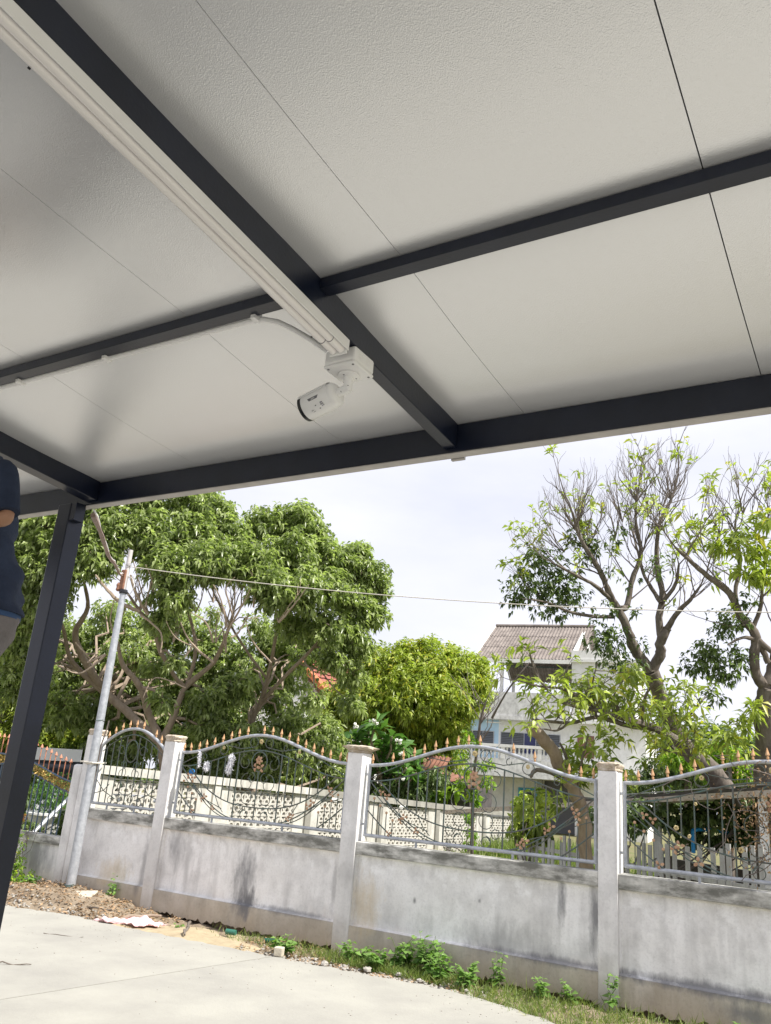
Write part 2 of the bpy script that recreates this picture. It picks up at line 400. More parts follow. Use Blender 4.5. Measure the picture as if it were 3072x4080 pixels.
# strip of dirt between paving and wall
m = MB(); NX, NY = 200, 14
def strip_z(x, y):
    f = min(1, max(0, (y-edge_y(x))/.35))
    heap = .13*math.exp(-((x+8.2)/1.2)**2)*f+.05*math.exp(-((x+9.6)/.9)**2)*f
    hollow = -.035*math.exp(-((y-7.38)/.06)**2)*(.5+.5*math.sin(x*2.3+1))
    return -.035+.035*f*math.sin(x*2.1)*.5+heap+hollow+.012*math.sin(x*17+y*9)+.01*math.sin(x*31-y*23)+random.gauss(0, .006)
vs = []
for i in range(NX+1):
    x = -12.5+13.5*i/NX
    for j in range(NY+1):
        y0 = edge_y(x)-.25; y = y0+(7.5-y0)*j/NY
        vs.append((x, y, strip_z(x, y) if j > 2 else -.06))
fs = [(i*(NY+1)+j, (i+1)*(NY+1)+j, (i+1)*(NY+1)+j+1, i*(NY+1)+j+1) for i in range(NX) for j in range(NY)]
m.add(vs, fs); o = m.build('dirt_ground', M_DIRT, smooth=True); tag(o, kind='structure')
nt = M_DIRT.node_tree   # sandy stretch near x = -6.2
m = MB(); vs = []; NX2, NY2 = 50, 10
for i in range(NX2+1):
    x = -6.95+1.75*i/NX2; w = math.sin(PI*i/NX2)**.45
    for j in range(NY2+1):
        t = j/NY2; y = 6.50+(x+6.2)*.07+.04*math.sin(x*14)+(.10+.66*w)*t
        vs.append((x, min(y, 7.33), -.028+.055*w*math.sin(PI*min(1, t*1.15))**.6*(.7+.3*math.sin(x*9))+random.gauss(0, .003)))
m.add(vs, [(i*(NY2+1)+j, (i+1)*(NY2+1)+j, (i+1)*(NY2+1)+j+1, i*(NY2+1)+j+1) for i in range(NX2) for j in range(NY2)])
tag(m.build('sand_ground', M_SAND, smooth=True), kind='structure')

# ================================================================== CARPORT
SLOPE = math.tan(math.radians(3.957))
def rz(y): return 2.924-SLOPE*(y-2.767)       # underside of the roof panels
carport = empty('carport', (-3.63, 2.77, 0), 'dark steel carport with pale embossed sandwich panel roof over the paving', 'carport')
SEAM = -.269
W = .8515
pm = MB(); g = .0022
def slant(mb, x0, x1, y0, y1, dz0, dz1):
    vs = [(x, y, rz(y)+dz) for x in (x0, x1) for y in (y0, y1) for dz in (dz0, dz1)]
    mb.add(vs, [(0, 1, 3, 2), (4, 6, 7, 5), (0, 4, 5, 1), (2, 3, 7, 6), (0, 2, 6, 4), (1, 5, 7, 3)])
slant(pm, SEAM+g, SEAM+W-g, -3.2, 2.90, 0, .05)
def panel(gl, gr):
    """roof panel whose thin lower sheet bows down a little between its supports"""
    SUP = [-3.2, -1.574, .126, 1.789, 2.790, 2.90]; m = MB(); ys = []
    for a, c in zip(SUP, SUP[1:]):
        n = 14 if c-a > .5 else 1
        for i in range(n): ys.append((a+(c-a)*i/n, .0105*min(c-a, 1.35)*math.sin(PI*i/n)**1.2 if n > 1 else 0))
    ys.append((2.90, 0)); vs = []
    for y, sg_ in ys: vs += [(SEAM+gl, y, rz(y)-sg_), (SEAM+W*.5, y, rz(y)-sg_*1.12), (SEAM+W-gr, y, rz(y)-sg_), (SEAM+W-gr, y, rz(y)+.05), (SEAM+gl, y, rz(y)+.05)]
    n = len(ys); fs = [(5*i+k, 5*i+5+k, 5*i+5+(k+1) % 5, 5*i+(k+1) % 5) for i in range(n-1) for k in range(5)]+[(4, 3, 2, 1, 0), tuple(5*(n-1)+k for k in range(5))]
    m.add(vs, fs); return m.build('roof_panel', M_CEIL, carport, origin=(SEAM, -3.2, rz(-3.2)), smooth=True)
p0 = panel(.0024, .0018)
for k in (1, 2, 3): inst(p0, (SEAM+W*k, -3.2, rz(-3.2)), carport)
p1 = panel(.0009, .0010); p1.location.x -= W
for k in range(-7, -1): inst(p1, (SEAM+W*k, -3.2, rz(-3.2)), carport)
XL, XR = SEAM-7*W, SEAM+4*W
# dark backing strip over each joint so that no sky shows through
jb = MB()
for k in range(-6, 4): slant(jb, SEAM+W*k-.03, SEAM+W*k+.03, -3.2, 2.9, .0505, .056)
tag(jb.build('joint_cover', M_STEEL, carport))
def steel(name, f, bev=.003):
    b = MB(); f(b); return b.build(name, M_STEEL, carport, bevel=bev)
steel('front_beam', lambda b: b.box(XL, XR, 2.767, 2.818, 2.80, rz(2.767)-.003))
m = MB(); m.box(XL, XR, 2.7675, 2.8165, 2.7945, 2.7985); m.build('beam_reflection_strip', M_TRIM, carport)  # pale strip: the paving's reflection on the underside put into the colour
m = MB(); slant(m, XL, XR, 2.901, 2.906, -.02, .052); m.build('roof_flashing', M_TRIM, carport)
m = MB(); m.box(-1.455, -1.395, 2.819, 2.835, 2.788, 2.83); m.build('bracket', M_TRIM, carport, bevel=.002)
def rafter(x0, x1):
    b = MB(); slant(b, x0, x1, -3.1, 2.765, -.108, -.002); return b.build('rafter', M_STEEL, carport, bevel=.003)
rafter(-1.459, -1.405); rafter(-3.60, -3.52); rafter(.70, .75); rafter(-5.7, -5.65)
for y0, xs in ((1.763, ((XL, -5.702), (-5.648, -3.602), (-3.518, -1.461), (-1.403, .698), (.752, XR))), (.10, ((XL, -5.702), (-5.648, -3.602), (-3.518, -1.461), (-1.403, .698), (.752, XR))), (-1.6, ((-3.518, -1.461), (-1.403, .698)))):
    for a, c in xs:
        b = MB(); b.box(a, c, y0, y0+.052, rz(y0)-.042, rz(y0+.052)-.002); b.build('purlin', M_STEEL, carport, bevel=.002)
# corner post, turned with the beam
steel('post', lambda b: b.box(-3.738, -3.638, 2.70, 2.80, 0, 2.795), .005)
b = MB(); b.box(-3.81, -3.57, 2.64, 2.86, .001, .012); b.build('base_plate', M_STEEL, carport)
b = MB(); b.box(-3.637, -3.600, 2.705, 2.765, 2.70, 2.796); b.build('weld_plate', M_STEEL, carport)
for x, y in ((2.3, 2.70), (2.3, -3.0), (-3.69, -3.0)):
    b = MB(); b.box(x, x+.1, y, y+.1, 0, rz(y)-.003 if y < 0 else 2.795); b.build('post', M_STEEL, carport, bevel=.005)

# fluorescent batten along the rafter
fx = empty('tube_light', (-1.495, 1.9, rz(1.9)-.07), 'long white twin tube batten light fixed along the black rafter', 'light fitting')
def along(y, dz): return rz(y)+dz
Y0, Y1 = .40, 1.955
def prism(profile, y0, y1, name, m, par, smooth=False, bev=0):
    b = MB(); n = len(profile)
    b.add([(x, y0, rz(y0)+z) for x, z in profile]+[(x, y1, rz(y1)+z) for x, z in profile],
          [tuple(range(n)), tuple(reversed([n+i for i in range(n)]))]+[(i, n+i, n+(i+1) % n, (i+1) % n) for i in range(n)])
    return b.build(name, m, par, smooth=smooth, bevel=bev)
prism([(x+.052, z-.049) for x, z in ((-1.545, -.060), (-1.545, -.078), (-1.538, -.084), (-1.466, -.084), (-1.460, -.098), (-1.456, -.098), (-1.456, -.060))], Y0, Y1, 'housing', M_WHITE, fx, bev=.0015)
for xx in (-1.460, -1.430):
    b = MB(); b.tube([(xx, Y0+.03, rz(Y0+.03)-.1395), (xx, Y1-.075, rz(Y1-.075)-.1395)], .0135, 16); b.build('tube', M_TUBE, fx)
    b = MB(); b.tube([(xx, Y1-.0735, rz(Y1-.0735)-.1395), (xx, Y1-.006, rz(Y1-.006)-.1395)], .0142, 16); b.build('end_cap', M_TUBE, fx)
    b = MB(); b.tube([(xx, Y1-.0745, rz(Y1)-.1395+.005), (xx, Y1-.0738, rz(Y1)-.1395+.005)], .0146, 16); b.build('seam_ring', M_GREYPL, fx)
b = MB(); b.box(-1.478, -1.410, Y1-.006, Y1, rz(Y1)-.157, rz(Y1)-.109); b.build('end_plate', M_WHITE, fx, bevel=.002)
for yy in (.772, 1.862):
    b = MB(); b.tube([(-1.4885, yy, rz(yy)-.1325), (-1.4915, yy, rz(yy)-.1365)], .0035, 8); b.build('screw', M_BLACK, fx)
# end cap print
def text(s, size, M, mt, name, par, ext=.0002):
    cu = bpy.data.curves.new(name, 'FONT'); cu.body = s; cu.size = size; cu.extrude = ext; cu.align_x = 'CENTER'; cu.align_y = 'CENTER'
    t = bpy.data.objects.new(name+'_tmp', cu); COL.objects.link(t); dg = bpy.context.evaluated_depsgraph_get(); me = bpy.data.meshes.new_from_object(t.evaluated_get(dg))
    bpy.data.objects.remove(t); me.materials.clear(); me.materials.append(mt)
    loc = M.to_translation(); R3 = M.to_3x3().to_4x4(); me.transform(R3)
    o = bpy.data.objects.new(name, me); COL.objects.link(o); o.parent = par; o.location = loc-wloc(par); return o

# conduit along the purlin
cd = empty('cable_conduit', (-2.4, 1.76, rz(1.76)-.06), 'white cable conduit clipped along the black purlin and bent down to the box', 'conduit')
zc = rz(1.80)-.040
pts = [(XL+.3, 1.826, zc), (-2.9, 1.826, zc), (-2.3, 1.826, zc), (-1.74, 1.828, zc), (-1.68, 1.832, zc-.004), (-1.63, 1.85, zc-.016), (-1.59, 1.88, zc-.034), (-1.55, 1.93, zc-.055), (-1.52, 1.99, zc-.075)]
b = MB(); b.tube(pts, .0088, 12); b.build('pipe', M_WHITE, cd)
for x in (-2.93, -2.42, -1.70):
    b = MB(); b.box(x-.010, x+.010, 1.80, 1.838, zc-.013, zc+.030); b.build('clip', M_WHITE, cd, bevel=.003)

# junction box and security camera
zb = rz(1.985)-.1085
bx = empty('junction_box', (-1.47, 2.08, zb-.062), 'square white plastic junction box under the rafter holding the security camera', 'junction box')
def skewbox(x0, x1, y0, y1, z0, z1):
    b = MB(); b.box(x0, x1, y0, y1, z0, z1); return b
BX0, BX1, BY0, BY1 = -1.522, -1.400, 1.985, 2.107
skewbox(BX0, BX1, BY0, BY1, zb-.052, zb).build('box_body', M_WHITE, bx, bevel=.008)
skewbox(BX0-.001, BX1+.001, BY0-.001, BY1+.001, zb-.063, zb-.0525).build('box_lid', M_WHITE, bx, bevel=.005)
for x in (BX0+.012, BX1-.012):
    for y in (BY0+.012, BY1-.012):
        b = MB(); b.tube([(x, y, zb-.0625), (x, y, zb-.0645)], .0042, 10); b.build('screw', M_GREYPL, bx)
for y in (2.022, 2.070):
    b = MB(); ring = [(BX1+.0005, y+.013*math.cos(a), zb-.027+.013*math.sin(a)) for a in np.linspace(0, 2*PI, 17)]
    b.tube(ring, .0009, 5, cap=False); b.build('knockout', M_WHITE, bx)
    b = MB(); ring = [(BX1+.0005, y+.007*math.cos(a), zb-.027+.007*math.sin(a)) for a in np.linspace(0, 2*PI, 13)]
    b.tube(ring, .0008, 5, cap=False); b.build('knockout', M_WHITE, bx)
sc_ = empty('security_camera', (-1.487, 2.088, zb-.16), 'white bullet security camera hanging on a swivel arm below the junction box', 'camera')
cc = Vector((-1.466, 2.056, zb-.0635))
b = MB(); b.lathe([(.036, 0), (.037, -.002), (.037, -.007), (.033, -.010), (.019, -.011)], 32, Matrix.Translation(cc)); b.build('base', M_WHITE, sc_, smooth=True)
for a in (.6, 2.7, 4.6):
    q = cc+Vector((.026*math.cos(a), .026*math.sin(a), -.0095)); b = MB(); b.tube([q, q+Vector((0, 0, -.0015))], .0032, 8); b.build('screw', M_GREYPL, sc_)
j1 = cc+Vector((.0, .0, -.050))
b = MB(); b.tube([cc+Vector((0, 0, -.010)), cc+Vector((0, 0, -.022))], [.0185, .0175], 20); b.build('arm_socket', M_WHITE, sc_)
b = MB(); b.tube([cc+Vector((0, 0, -.021)), j1+Vector((0, 0, .004)), j1+Vector((0, 0, -.008)), j1+Vector((0, 0, -.012))], [.0155, .0155, .013, .006], 20); b.build('swivel_arm', M_WHITE, sc_)
ax = (at(1195, 1622, 2.765)-at(1330, 1555, 2.70)).normalized()
side = ax.cross(Vector((0, 0, 1))).normalized(); upv = side.cross(ax)
b = MB(); b.tube([j1-ax*.012, j1-ax*.008, j1+ax*.030, j1+ax*.040], [.008, .015, .0155, .0145], 20); b.build('swivel_joint', M_WHITE, sc_)
for q in (j1+ax*.026-upv*0+side*.0, j1+Vector((0, 0, .01))):
    dq = (EYE-q).normalized(); b = MB(); b.tube([q+dq*.0135, q+dq*.0168], .0028, 8); b.build('screw', M_BLACK, sc_)
b0 = j1+ax*.040
R_ = Matrix((side, upv, ax)).transposed().to_4x4()
T_ = Matrix.Translation(b0)@R_
b = MB(); b.lathe([(.016, 0), (.034, .001), (.040, .006), (.0425, .014), (.0425, .022)], 36, T_); b.build('rear_cap', M_WHITE, sc_, smooth=True)
b = MB(); b.lathe([(.0435, .0215), (.0455, .025), (.0455, .128), (.045, .129)], 36, T_); b.build('housing', M_WHITE, sc_, smooth=True)
b = MB(); b.lathe([(.0458, .1292), (.0462, .131), (.0462, .141), (.042, .143), (.041, .137), (.0, .137)], 36, T_); b.build('front_rim', M_BLACK, sc_, smooth=True)
b = MB(); b.lathe([(.016, .1375), (.016, .141), (.011, .143), (.0, .1435)], 24, T_); b.build('lens', M_BLACK, sc_, smooth=True)
# sun shield over the top
b = MB(); vsx = []
for z in (.020, .140):
    for r in (.0468, .0482):
        for k in range(15):
            a = math.radians(20+140*k/14); vsx.append(T_@Vector((r*math.cos(a), r*math.sin(a), z)))
fx_ = []
for k in range(14):
    fx_ += [(k, k+1, 30+k+1, 30+k), (15+k, 45+k, 45+k+1, 15+k+1), (k, 15+k, 15+k+1, k+1), (30+k, 30+k+1, 45+k+1, 45+k)]
fx_ += [(0, 30, 45, 15), (14, 29, 59, 44)]
b.add(vsx, fx_); b.build('sun_shield', M_WHITE, sc_, smooth=True)
# badge and printed marks on the side that faces the viewer
vw = (EYE-(b0+ax*.07)); vw = (vw-ax*vw.dot(ax)).normalized(); a0 = math.atan2(vw.dot(upv), vw.dot(side))
def patch(name, mt, a1, a2, z1, z2, r=.0459, skew=0.):
    b = MB(); vs = []; n = 6
    for i in range(n+1):
        a = a1+(a2-a1)*i/n; s = skew*(i/n)
        for z in (z1+s, z2-s): vs.append(T_@Vector((r*math.cos(a), r*math.sin(a), z)))
    b.add(vs, [(2*i, 2*i+1, 2*i+3, 2*i+2) for i in range(n)]); return b.build(name, mt, sc_, smooth=True)
sg = -1 if upv.z > 0 else 1
patch('badge', M_GREYPL, a0+.62*sg, a0+.40*sg, .052, .098, skew=.006)
rr = .0462; am = a0+.51*sg
nrm = T_.to_3x3()@Vector((math.cos(am), math.sin(am), 0)); upt = ax.cross(nrm)*1.0
xx = -ax; yy = nrm.cross(xx)
Mt = Matrix((xx, yy, nrm)).transposed().to_4x4(); Mt.translation = T_@Vector((rr*math.cos(am), rr*math.sin(am), .075))
text('unv', .011, Mt, M_WHITE, 'lettering', sc_)
for a_, z_, w_, h_ in ((-.02, .050, .010, .10), (-.16, .050, .012, .10), (-.30, .048, .010, .08)):
    patch('label_sticker', M_FOIL, a0+(a_+h_/2)*sg, a0+(a_-h_/2)*sg, z_-w_/2, z_+w_/2)
for a_, z_ in ((-.08, .074), (-.42, .064)):
    patch('mark', M_GREYPL, a0+(a_+.04)*sg, a0+(a_-.04)*sg, z_-.0025, z_+.0025)
for a_, z_, w_ in ((-.30, .094, .007), (-.34, .092, .011), (-.38, .095, .009), (-.46, .088, .006), (-.50, .090, .010)):
    patch('mark', M_GREYPL, a0+(a_+.008)*sg, a0+(a_-.008)*sg, z_-w_/2, z_+w_/2)

# ================================================================== FRONT BOUNDARY WALL
wall = empty('boundary_wall', (-5.2, 7.47, 0), 'grey stained concrete wall with square pillars carrying the arched iron panels', 'wall')
PIL = [(-8.61, .16, 1.82, 'flat'), (-7.27, .17, 1.80, 'flat'), (-4.70, .18, 1.80, 'wide'), (-2.133, .165, 1.775, 'flat'), (.44, .165, 1.78, 'flat')]
def rough_cap(x, z, w, wide):
    b = MB(); n = 20; ws = []
    prof = [(w*.50, 0), (w*.56, .008), (w*.53, .020), (w*(.80 if wide else .60), .045), (w*(.84 if wide else .60), .060), (w*(.55 if wide else .50), .072)]
    vs = []
    for r, h in prof:
        for k in range(n):
            a = 2*PI*k/n+.01; q = 1/max(abs(math.cos(a)), abs(math.sin(a)))
            rr = r*min(q, 1.32)*(1+random.gauss(0, .035)); vs.append((x+rr*math.cos(a), 7.4725+rr*math.sin(a), z+h+random.gauss(0, .003)))
    m_ = len(prof)
    b.add(vs, [(i*n+k, i*n+(k+1) % n, (i+1)*n+(k+1) % n, (i+1)*n+k) for i in range(m_-1) for k in range(n)]+[tuple(reversed(range(n))), tuple((m_-1)*n+k for k in range(n))])
    return b
for x, w, h, kd in PIL:
    b = MB(); b.box(x-w/2, x+w/2, 7.385, 7.56, -.05, h); p = b.build('pillar', M_PILLAR, wall, bevel=.006)
    c = rough_cap(x, h+.0005, w, kd == 'wide').build('pillar_cap', M_CAP, p)
for (xa, wa, _, _), (xb, wb, _, _) in zip(PIL, PIL[1:]):
    a, c = xa+wa/2+.001, xb-wb/2-.001
    # infill with chamfered edge round the recess
    b = MB(); y0, y1 = 7.41, 7.446; e = .03
    vs = [(a, y0, .221), (c, y0, .221), (c, y0, .849), (a, y0, .849), (a+.012, y1, .235), (c-.012, y1, .235), (c-.012, y1, .835), (a+.012, y1, .835),
          (a, 7.53, .221), (c, 7.53, .221), (c, 7.53, .849), (a, 7.53, .849)]
    b.add(vs, [(4, 5, 6, 7), (0, 1, 5, 4), (1, 2, 6, 5), (2, 3, 7, 6), (3, 0, 4, 7), (8, 11, 10, 9), (0, 8, 9, 1), (2, 10, 11, 3)])
    b.build('wall_panel', M_WALL, wall)
    b = MB(); b.box(a, c, 7.395, 7.55, .85, .970); b.build('coping', M_COPE, wall, bevel=.008)
    # plinth with broken lower edge
    b = MB(); n = int((c-a)/.03); top = [(a+(c-a)*i/n) for i in range(n+1)]
    vs = []
    for x in top:
        zb_ = .006+.008*math.sin(x*5)+.007*math.sin(x*17)+random.gauss(0, .011)
        vs += [(x, 7.392, .22), (x, 7.388+random.gauss(0, .002), max(zb_, -.02)), (x, 7.50, max(zb_, -.02)+.01), (x, 7.50, .2195)]
    fs = []
    for i in range(n):
        q = 4*i; fs += [(q, q+4, q+5, q+1), (q+1, q+5, q+6, q+2), (q+3, q+2, q+6, q+7), (q, q+3, q+7, q+4)]
    fs += [(0, 1, 2, 3), (4*n, 4*n+3, 4*n+2, 4*n+1)]
    b.add(vs, fs); b.build('plinth', M_PLINTH, wall)
b = MB(); b.box(-8.6, .5, 7.47, 7.54, -.2, .06); b.build('footing', M_DIRT, wall)

# low wall further left
low = empty('low_wall', (-10.5, 7.47, 0), 'low stained wall left of the grey pole under the blue railing', 'wall')
b = MB(); b.box(-8.86, -8.70, 7.385, 7.56, -.05, 1.46); b.build('end_pillar', M_PILLAR, low, bevel=.03)
b = MB(); b.box(-13.5, -8.862, 7.43, 7.54, -.05, .50); b.build('wall_panel', M_WALL, low)
b = MB(); b.box(-13.5, -8.862, 7.395, 7.56, .501, .597); b.build('coping', M_COPE, low, bevel=.006)

# ================================================================== IRON PANELS
def bell(u): return .5*(1+math.cos(PI*u))
# shared little pieces
sp0 = MB(); sp0.lathe([(.006, 0), (.010, .004), (.011, .018), (.007, .022), (.007, .027), (.0165, .034), (.015, .045), (.002, .092)], 8)
_sp = sp0.build('spear_tip', M_GOLD, origin=(0, 0, 0)); SPEAR = _sp.data; bpy.data.objects.remove(_sp)
_b = MB(); _b.lathe([(.003, -.013), (.011, -.008), (.013, 0), (.011, .008), (.003, .013)], 8); _b = _b.build('ball', M_RUST, origin=(0, 0, 0), smooth=True); BALL = _b.data; bpy.data.objects.remove(_b)
def petal_mesh(name, mt, petals, L_, W_, phase=0., lift=.012):
    b = MB()
    for k in range(petals):
        a = phase+2*PI*k/petals; d = Vector((math.cos(a), 0, math.sin(a))); s = Vector((-math.sin(a), 0, math.cos(a)))
        ring = [d*.004, d*L_*.45+s*W_*.5+Vector((0, -lift, 0)), d*L_*.85+s*W_*.38, d*L_, d*L_*.85-s*W_*.38, d*L_*.45-s*W_*.5+Vector((0, -lift, 0))]
        n = len(ring); b.add([v+Vector((0, -.002, 0)) for v in ring]+[v+Vector((0, .002, 0)) for v in ring],
                             [tuple(range(n)), tuple(reversed(range(n, 2*n)))]+[(i, n+i, n+(i+1) % n, (i+1) % n) for i in range(n)])
    o = b.build(name, mt, origin=(0, 0, 0)); me = o.data; bpy.data.objects.remove(o); return me
FLOWER = petal_mesh('flower', M_RUST, 6, .050, .030)
M_FLOW = mat('pale_gold_flower', (.55, .44, .22), .6)
ROSE = petal_mesh('rosette', M_FLOW, 5, .030, .030)
BFLY = petal_mesh('leaf_pair', M_RUST, 3, .055, .034, .5, .018)
def put(me, name, loc, par, rot=(0, 0, 0), s=1.):
    o = bpy.data.objects.new(name, me); COL.objects.link(o); o.parent = par; o.location = Vector(loc)-wloc(par); o.rotation_euler = rot; o.scale = (s,)*3; return o
def scroll(cx_, cz, r, a0_, turns, par, Y, grow_=.55, rad=.0042, mt=None, tail=None):
    b = MB(); n = max(8, int(abs(turns)*14)); pts = []
    if tail: pts.append((tail[0], Y, tail[1]))
    for i in range(n+1):
        t = i/n; a = a0_+turns*2*PI*t; rr = r*(1-grow_*t); pts.append((cx_+rr*math.cos(a), Y, cz+rr*math.sin(a)))
    b.tube(pts, rad, 5); return b.build('scroll', mt or M_IRON, par)
def rod(pts, rad, par, name='bar', mt=None, n=6):
    b = MB(); b.tube(pts, rad, n); return b.build(name, mt or M_IRON, par)

def iron_panel(x0, x1, label, spears, detail=True, narrow=False, balls=True, zp=1.925, leafs=()):
    Y = 7.475; xc = (x0+x1)/2; hw = (x1-x0)/2; zb_, zs = 1.030, 1.690
    root = empty('iron_panel', (xc, Y, zb_), label, 'fence panel', 'arched iron panels set between the wall pillars')
    X = lambda u: xc+hw*u
    ztop = lambda u: zs+(zp-zs)*(bell(u) if not narrow else math.cos(u*PI/2)**.85 if abs(u) < 1 else 0)
    fr = [(X(u), Y, ztop(u)) for u in np.linspace(-1, 1, 41)]
    rod(fr, .0175, root, 'top_rail', M_GALV, 10)
    rod([(x0, Y, zb_), (x1, Y, zb_)], .0165, root, 'bottom_rail', M_GALV, 10)
    for x in (x0, x1): rod([(x, Y, zb_-.012), (x, Y, zs+.012)], .016, root, 'stile', M_GALV, 10)
    for u in (-.5, .35): rod([(X(u), Y, .972), (X(u), Y, zb_)], .012, root, 'foot', M_GALV, 8)
    for x, s in ((x0, -1), (x1, 1)):
        for z in (1.13, 1.60): rod([(x, Y, z), (x+s*.045, Y, z)], .011, root, 'lug', M_GALV, 8)
    if narrow:
        rod([(X(u), Y, ztop(u)-.07-.02*abs(u)) for u in np.linspace(-.93, .93, 21)], .006, root)
        for u in (-.8, -.6, -.4, -.2, .2, .4, .6, .8):
            rod([(X(u), Y, 1.04), (X(u), Y, ztop(u)-.09)], .0065, root)
        rod([(X(0), Y, 1.04), (X(0), Y, 1.38)], .007, root)
        b = MB(); b.tube([(X(0)+.10*math.cos(a), Y-.004, 1.66+.13*math.sin(a)) for a in np.linspace(0, 2*PI, 25)], .0065, 6, cap=False); b.build('oval_ring', M_IRON, root)
        for s in (-1, 1):
            scroll(X(s*.34), 1.66, .07, PI*(0 if s > 0 else 1), s*.9, root, Y); scroll(X(s*.20), 1.50, .055, -PI/2, -s*1.1, root, Y)
            scroll(X(s*.22), 1.40, .075, PI/2, s*1.1, root, Y); scroll(X(s*.18), 1.12, .06, PI/2, s*1.2, root, Y)
            scroll(X(s*.2), 1.25, .05, -PI/2, s*1.0, root, Y); scroll(X(s*.45), 1.08, .045, PI/2, -s*1.0, root, Y)
            rod([(X(s*.98), Y, 1.30), (X(s*.7), Y, 1.18), (X(s*.3), Y, 1.10)], .005, root)
            rod([(X(s*.98), Y, 1.14), (X(s*.7), Y, 1.18), (X(s*.55), Y, 1.26)], .005, root)
    else:
        z2 = lambda u: 1.54+.225*bell(u)
        z1 = lambda u: 1.17+.37*(min(1, abs(u)/.88))**2.6
        rod([(X(u), Y, z2(u)) for u in np.linspace(-.99, .99, 31)], .007, root)
        rod([(X(u), Y, z1(u)) for u in np.linspace(-.9, .9, 31)], .007, root)
        for s in (-1, 1):
            rod([(X(s*u), Y, 1.04+.50*((u-.28)/.71)**1.5) for u in np.linspace(.28, .99, 14)], .0065, root)
            rod([(X(s*u), Y, 1.04+.42*((u-.34)/.56)**1.7) for u in np.linspace(.34, .90, 12)], .005, root)
            rod([(X(s*.99), Y, 1.26), (X(s*.86), Y, 1.14), (X(s*.74), Y, 1.045)], .0065, root)
            rod([(X(s*.99), Y, 1.565), (X(s*.80), Y, 1.66), (X(s*.66), Y, ztop(.66)-.02)], .005, root)
            rod([(X(s*.95), Y, 1.44), (X(s*.84), Y, 1.34), (X(s*.62), Y, 1.20), (X(s*.40), Y, 1.125)], .0045, root)
            rod([(X(s*.97), Y, 1.35), (X(s*.84), Y, 1.30)], .004, root)
            rod([(X(s*.72), Y, z1(.72)), (X(s*.66), Y, 1.22), (X(s*.60), Y, 1.15)], .004, root)
            rod([(X(s*.5), Y, z1(.5)), (X(s*.44), Y, 1.15), (X(s*.38), Y, 1.09)], .004, root)
            for k in range(4):
                u = .93-.065*k; zz = 1.37-.062*k
                rod([(X(s*u), Y-.004, 1.04), (X(s*u), Y-.004, zz)], .005, root)
                if balls: put(BALL, 'ball', (X(s*u), Y-.004, zz+.008), root)
            k = 0; u = .88-.09
            while u > .26:
                rod([(X(s*u), Y+.004, z1(u)), (X(s*u), Y+.004, z2(u))], .0065, root); u -= .0905
            rod([(X(s*.26), Y+.003, 1.04), (X(s*.26), Y+.003, z2(.26))], .008, root)
            scroll(X(s*.17), 1.63, .085, PI*(.5), -s*.9, root, Y, .5); scroll(X(s*.125), 1.42, .10, PI/2, -s*1.0, root, Y, .55)
            scroll(X(s*.08), 1.47, .06, PI/2, s*.9, root, Y, .5)
            scroll(X(s*.12), 1.27, .085, PI/2, s*1.1, root, Y, .4); scroll(X(s*.12), 1.09, .052, PI/2, -s*1.2, root, Y, .2)
            scroll(X(s*.20), 1.16, .05, 0, s*1.1, root, Y, .4)
            scroll(X(s*.09), 1.845, .06, -PI/2, s*1.05, root, Y, .2); scroll(X(s*.46), 1.755, .062, -PI/2, s*1.1, root, Y, .15)
            scroll(X(s*.30), 1.80, .035, PI/2, s*.8, root, Y, .4); scroll(X(s*.70), 1.655, .035, PI/2, s*.8, root, Y, .4)
            rod([(X(s*.42), Y, 1.80), (X(s*.25), Y, 1.77), (X(s*.12), Y, 1.79)], .0045, root)
            put(ROSE, 'rosette', (X(s*.46), Y-.008, 1.77), root, (0, s*.3, 0), .7)
        b = MB(); b.tube([(xc+.105*math.cos(a), Y-.004, 1.645+.105*math.sin(a)) for a in np.linspace(0, 2*PI, 25)], .0065, 6, cap=False); b.build('ring', M_IRON, root)
        rod([(xc, Y, 1.04), (xc, Y, 1.54)], .007, root)
        put(FLOWER, 'flower', (xc, Y-.010, 1.66), root, (0, .2, 0), 1.); put(BFLY, 'leaf', (xc-.03, Y-.010, 1.585), root, (0, .4, 0), .9); put(BFLY, 'leaf', (xc+.04, Y-.010, 1.58), root, (0, 1.6, 0), .9)
        put(ROSE, 'rosette', (xc, Y-.008, 1.86), root)
        for s, u, z, a in ((-1, .86, 1.44, .2), (-1, .80, 1.41, 2.1), (-1, .62, 1.235, .5), (-1, .655, 1.20, 1.7), (-1, .50, 1.12, .9), (-1, .76, 1.07, .2), (1, .84, 1.43, .2), (1, .87, 1.38, 1.4), (1, .66, 1.28, .4), (1, .62, 1.24, 2.4), (1, .45, 1.13, .1), (1, .41, 1.10, 1.5)):
            put(BFLY, 'leaf', (X(s*u), Y-.012, z), root, (random.uniform(-.3, .3), a, 0), random.uniform(.6, .85))
    for x in spears:
        u = (x-xc)/hw
        put(SPEAR, 'spear_tip', (x, Y, ztop(max(-1, min(1, u)))+.0165), root, (random.gauss(0, .03), random.gauss(0, .03), 0))
    return root
iron_panel(-8.505, -7.42, 'narrow high arched iron panel with an oval ring next to the grey pole', [-8.40, -8.30, -8.19, -8.07, -7.95, -7.83, -7.60, -7.50], narrow=True)
iron_panel(-7.13, -4.84, 'arched iron panel hung with silver tinsel and a full row of copper spear tips',
           [-7.12, -7.01, -6.89, -6.78, -6.67, -6.55, -6.43, -6.32, -6.2, -5.97, -5.85, -5.73, -5.62, -5.5, -5.39, -5.28, -5.17, -5.06, -4.94, -4.85])
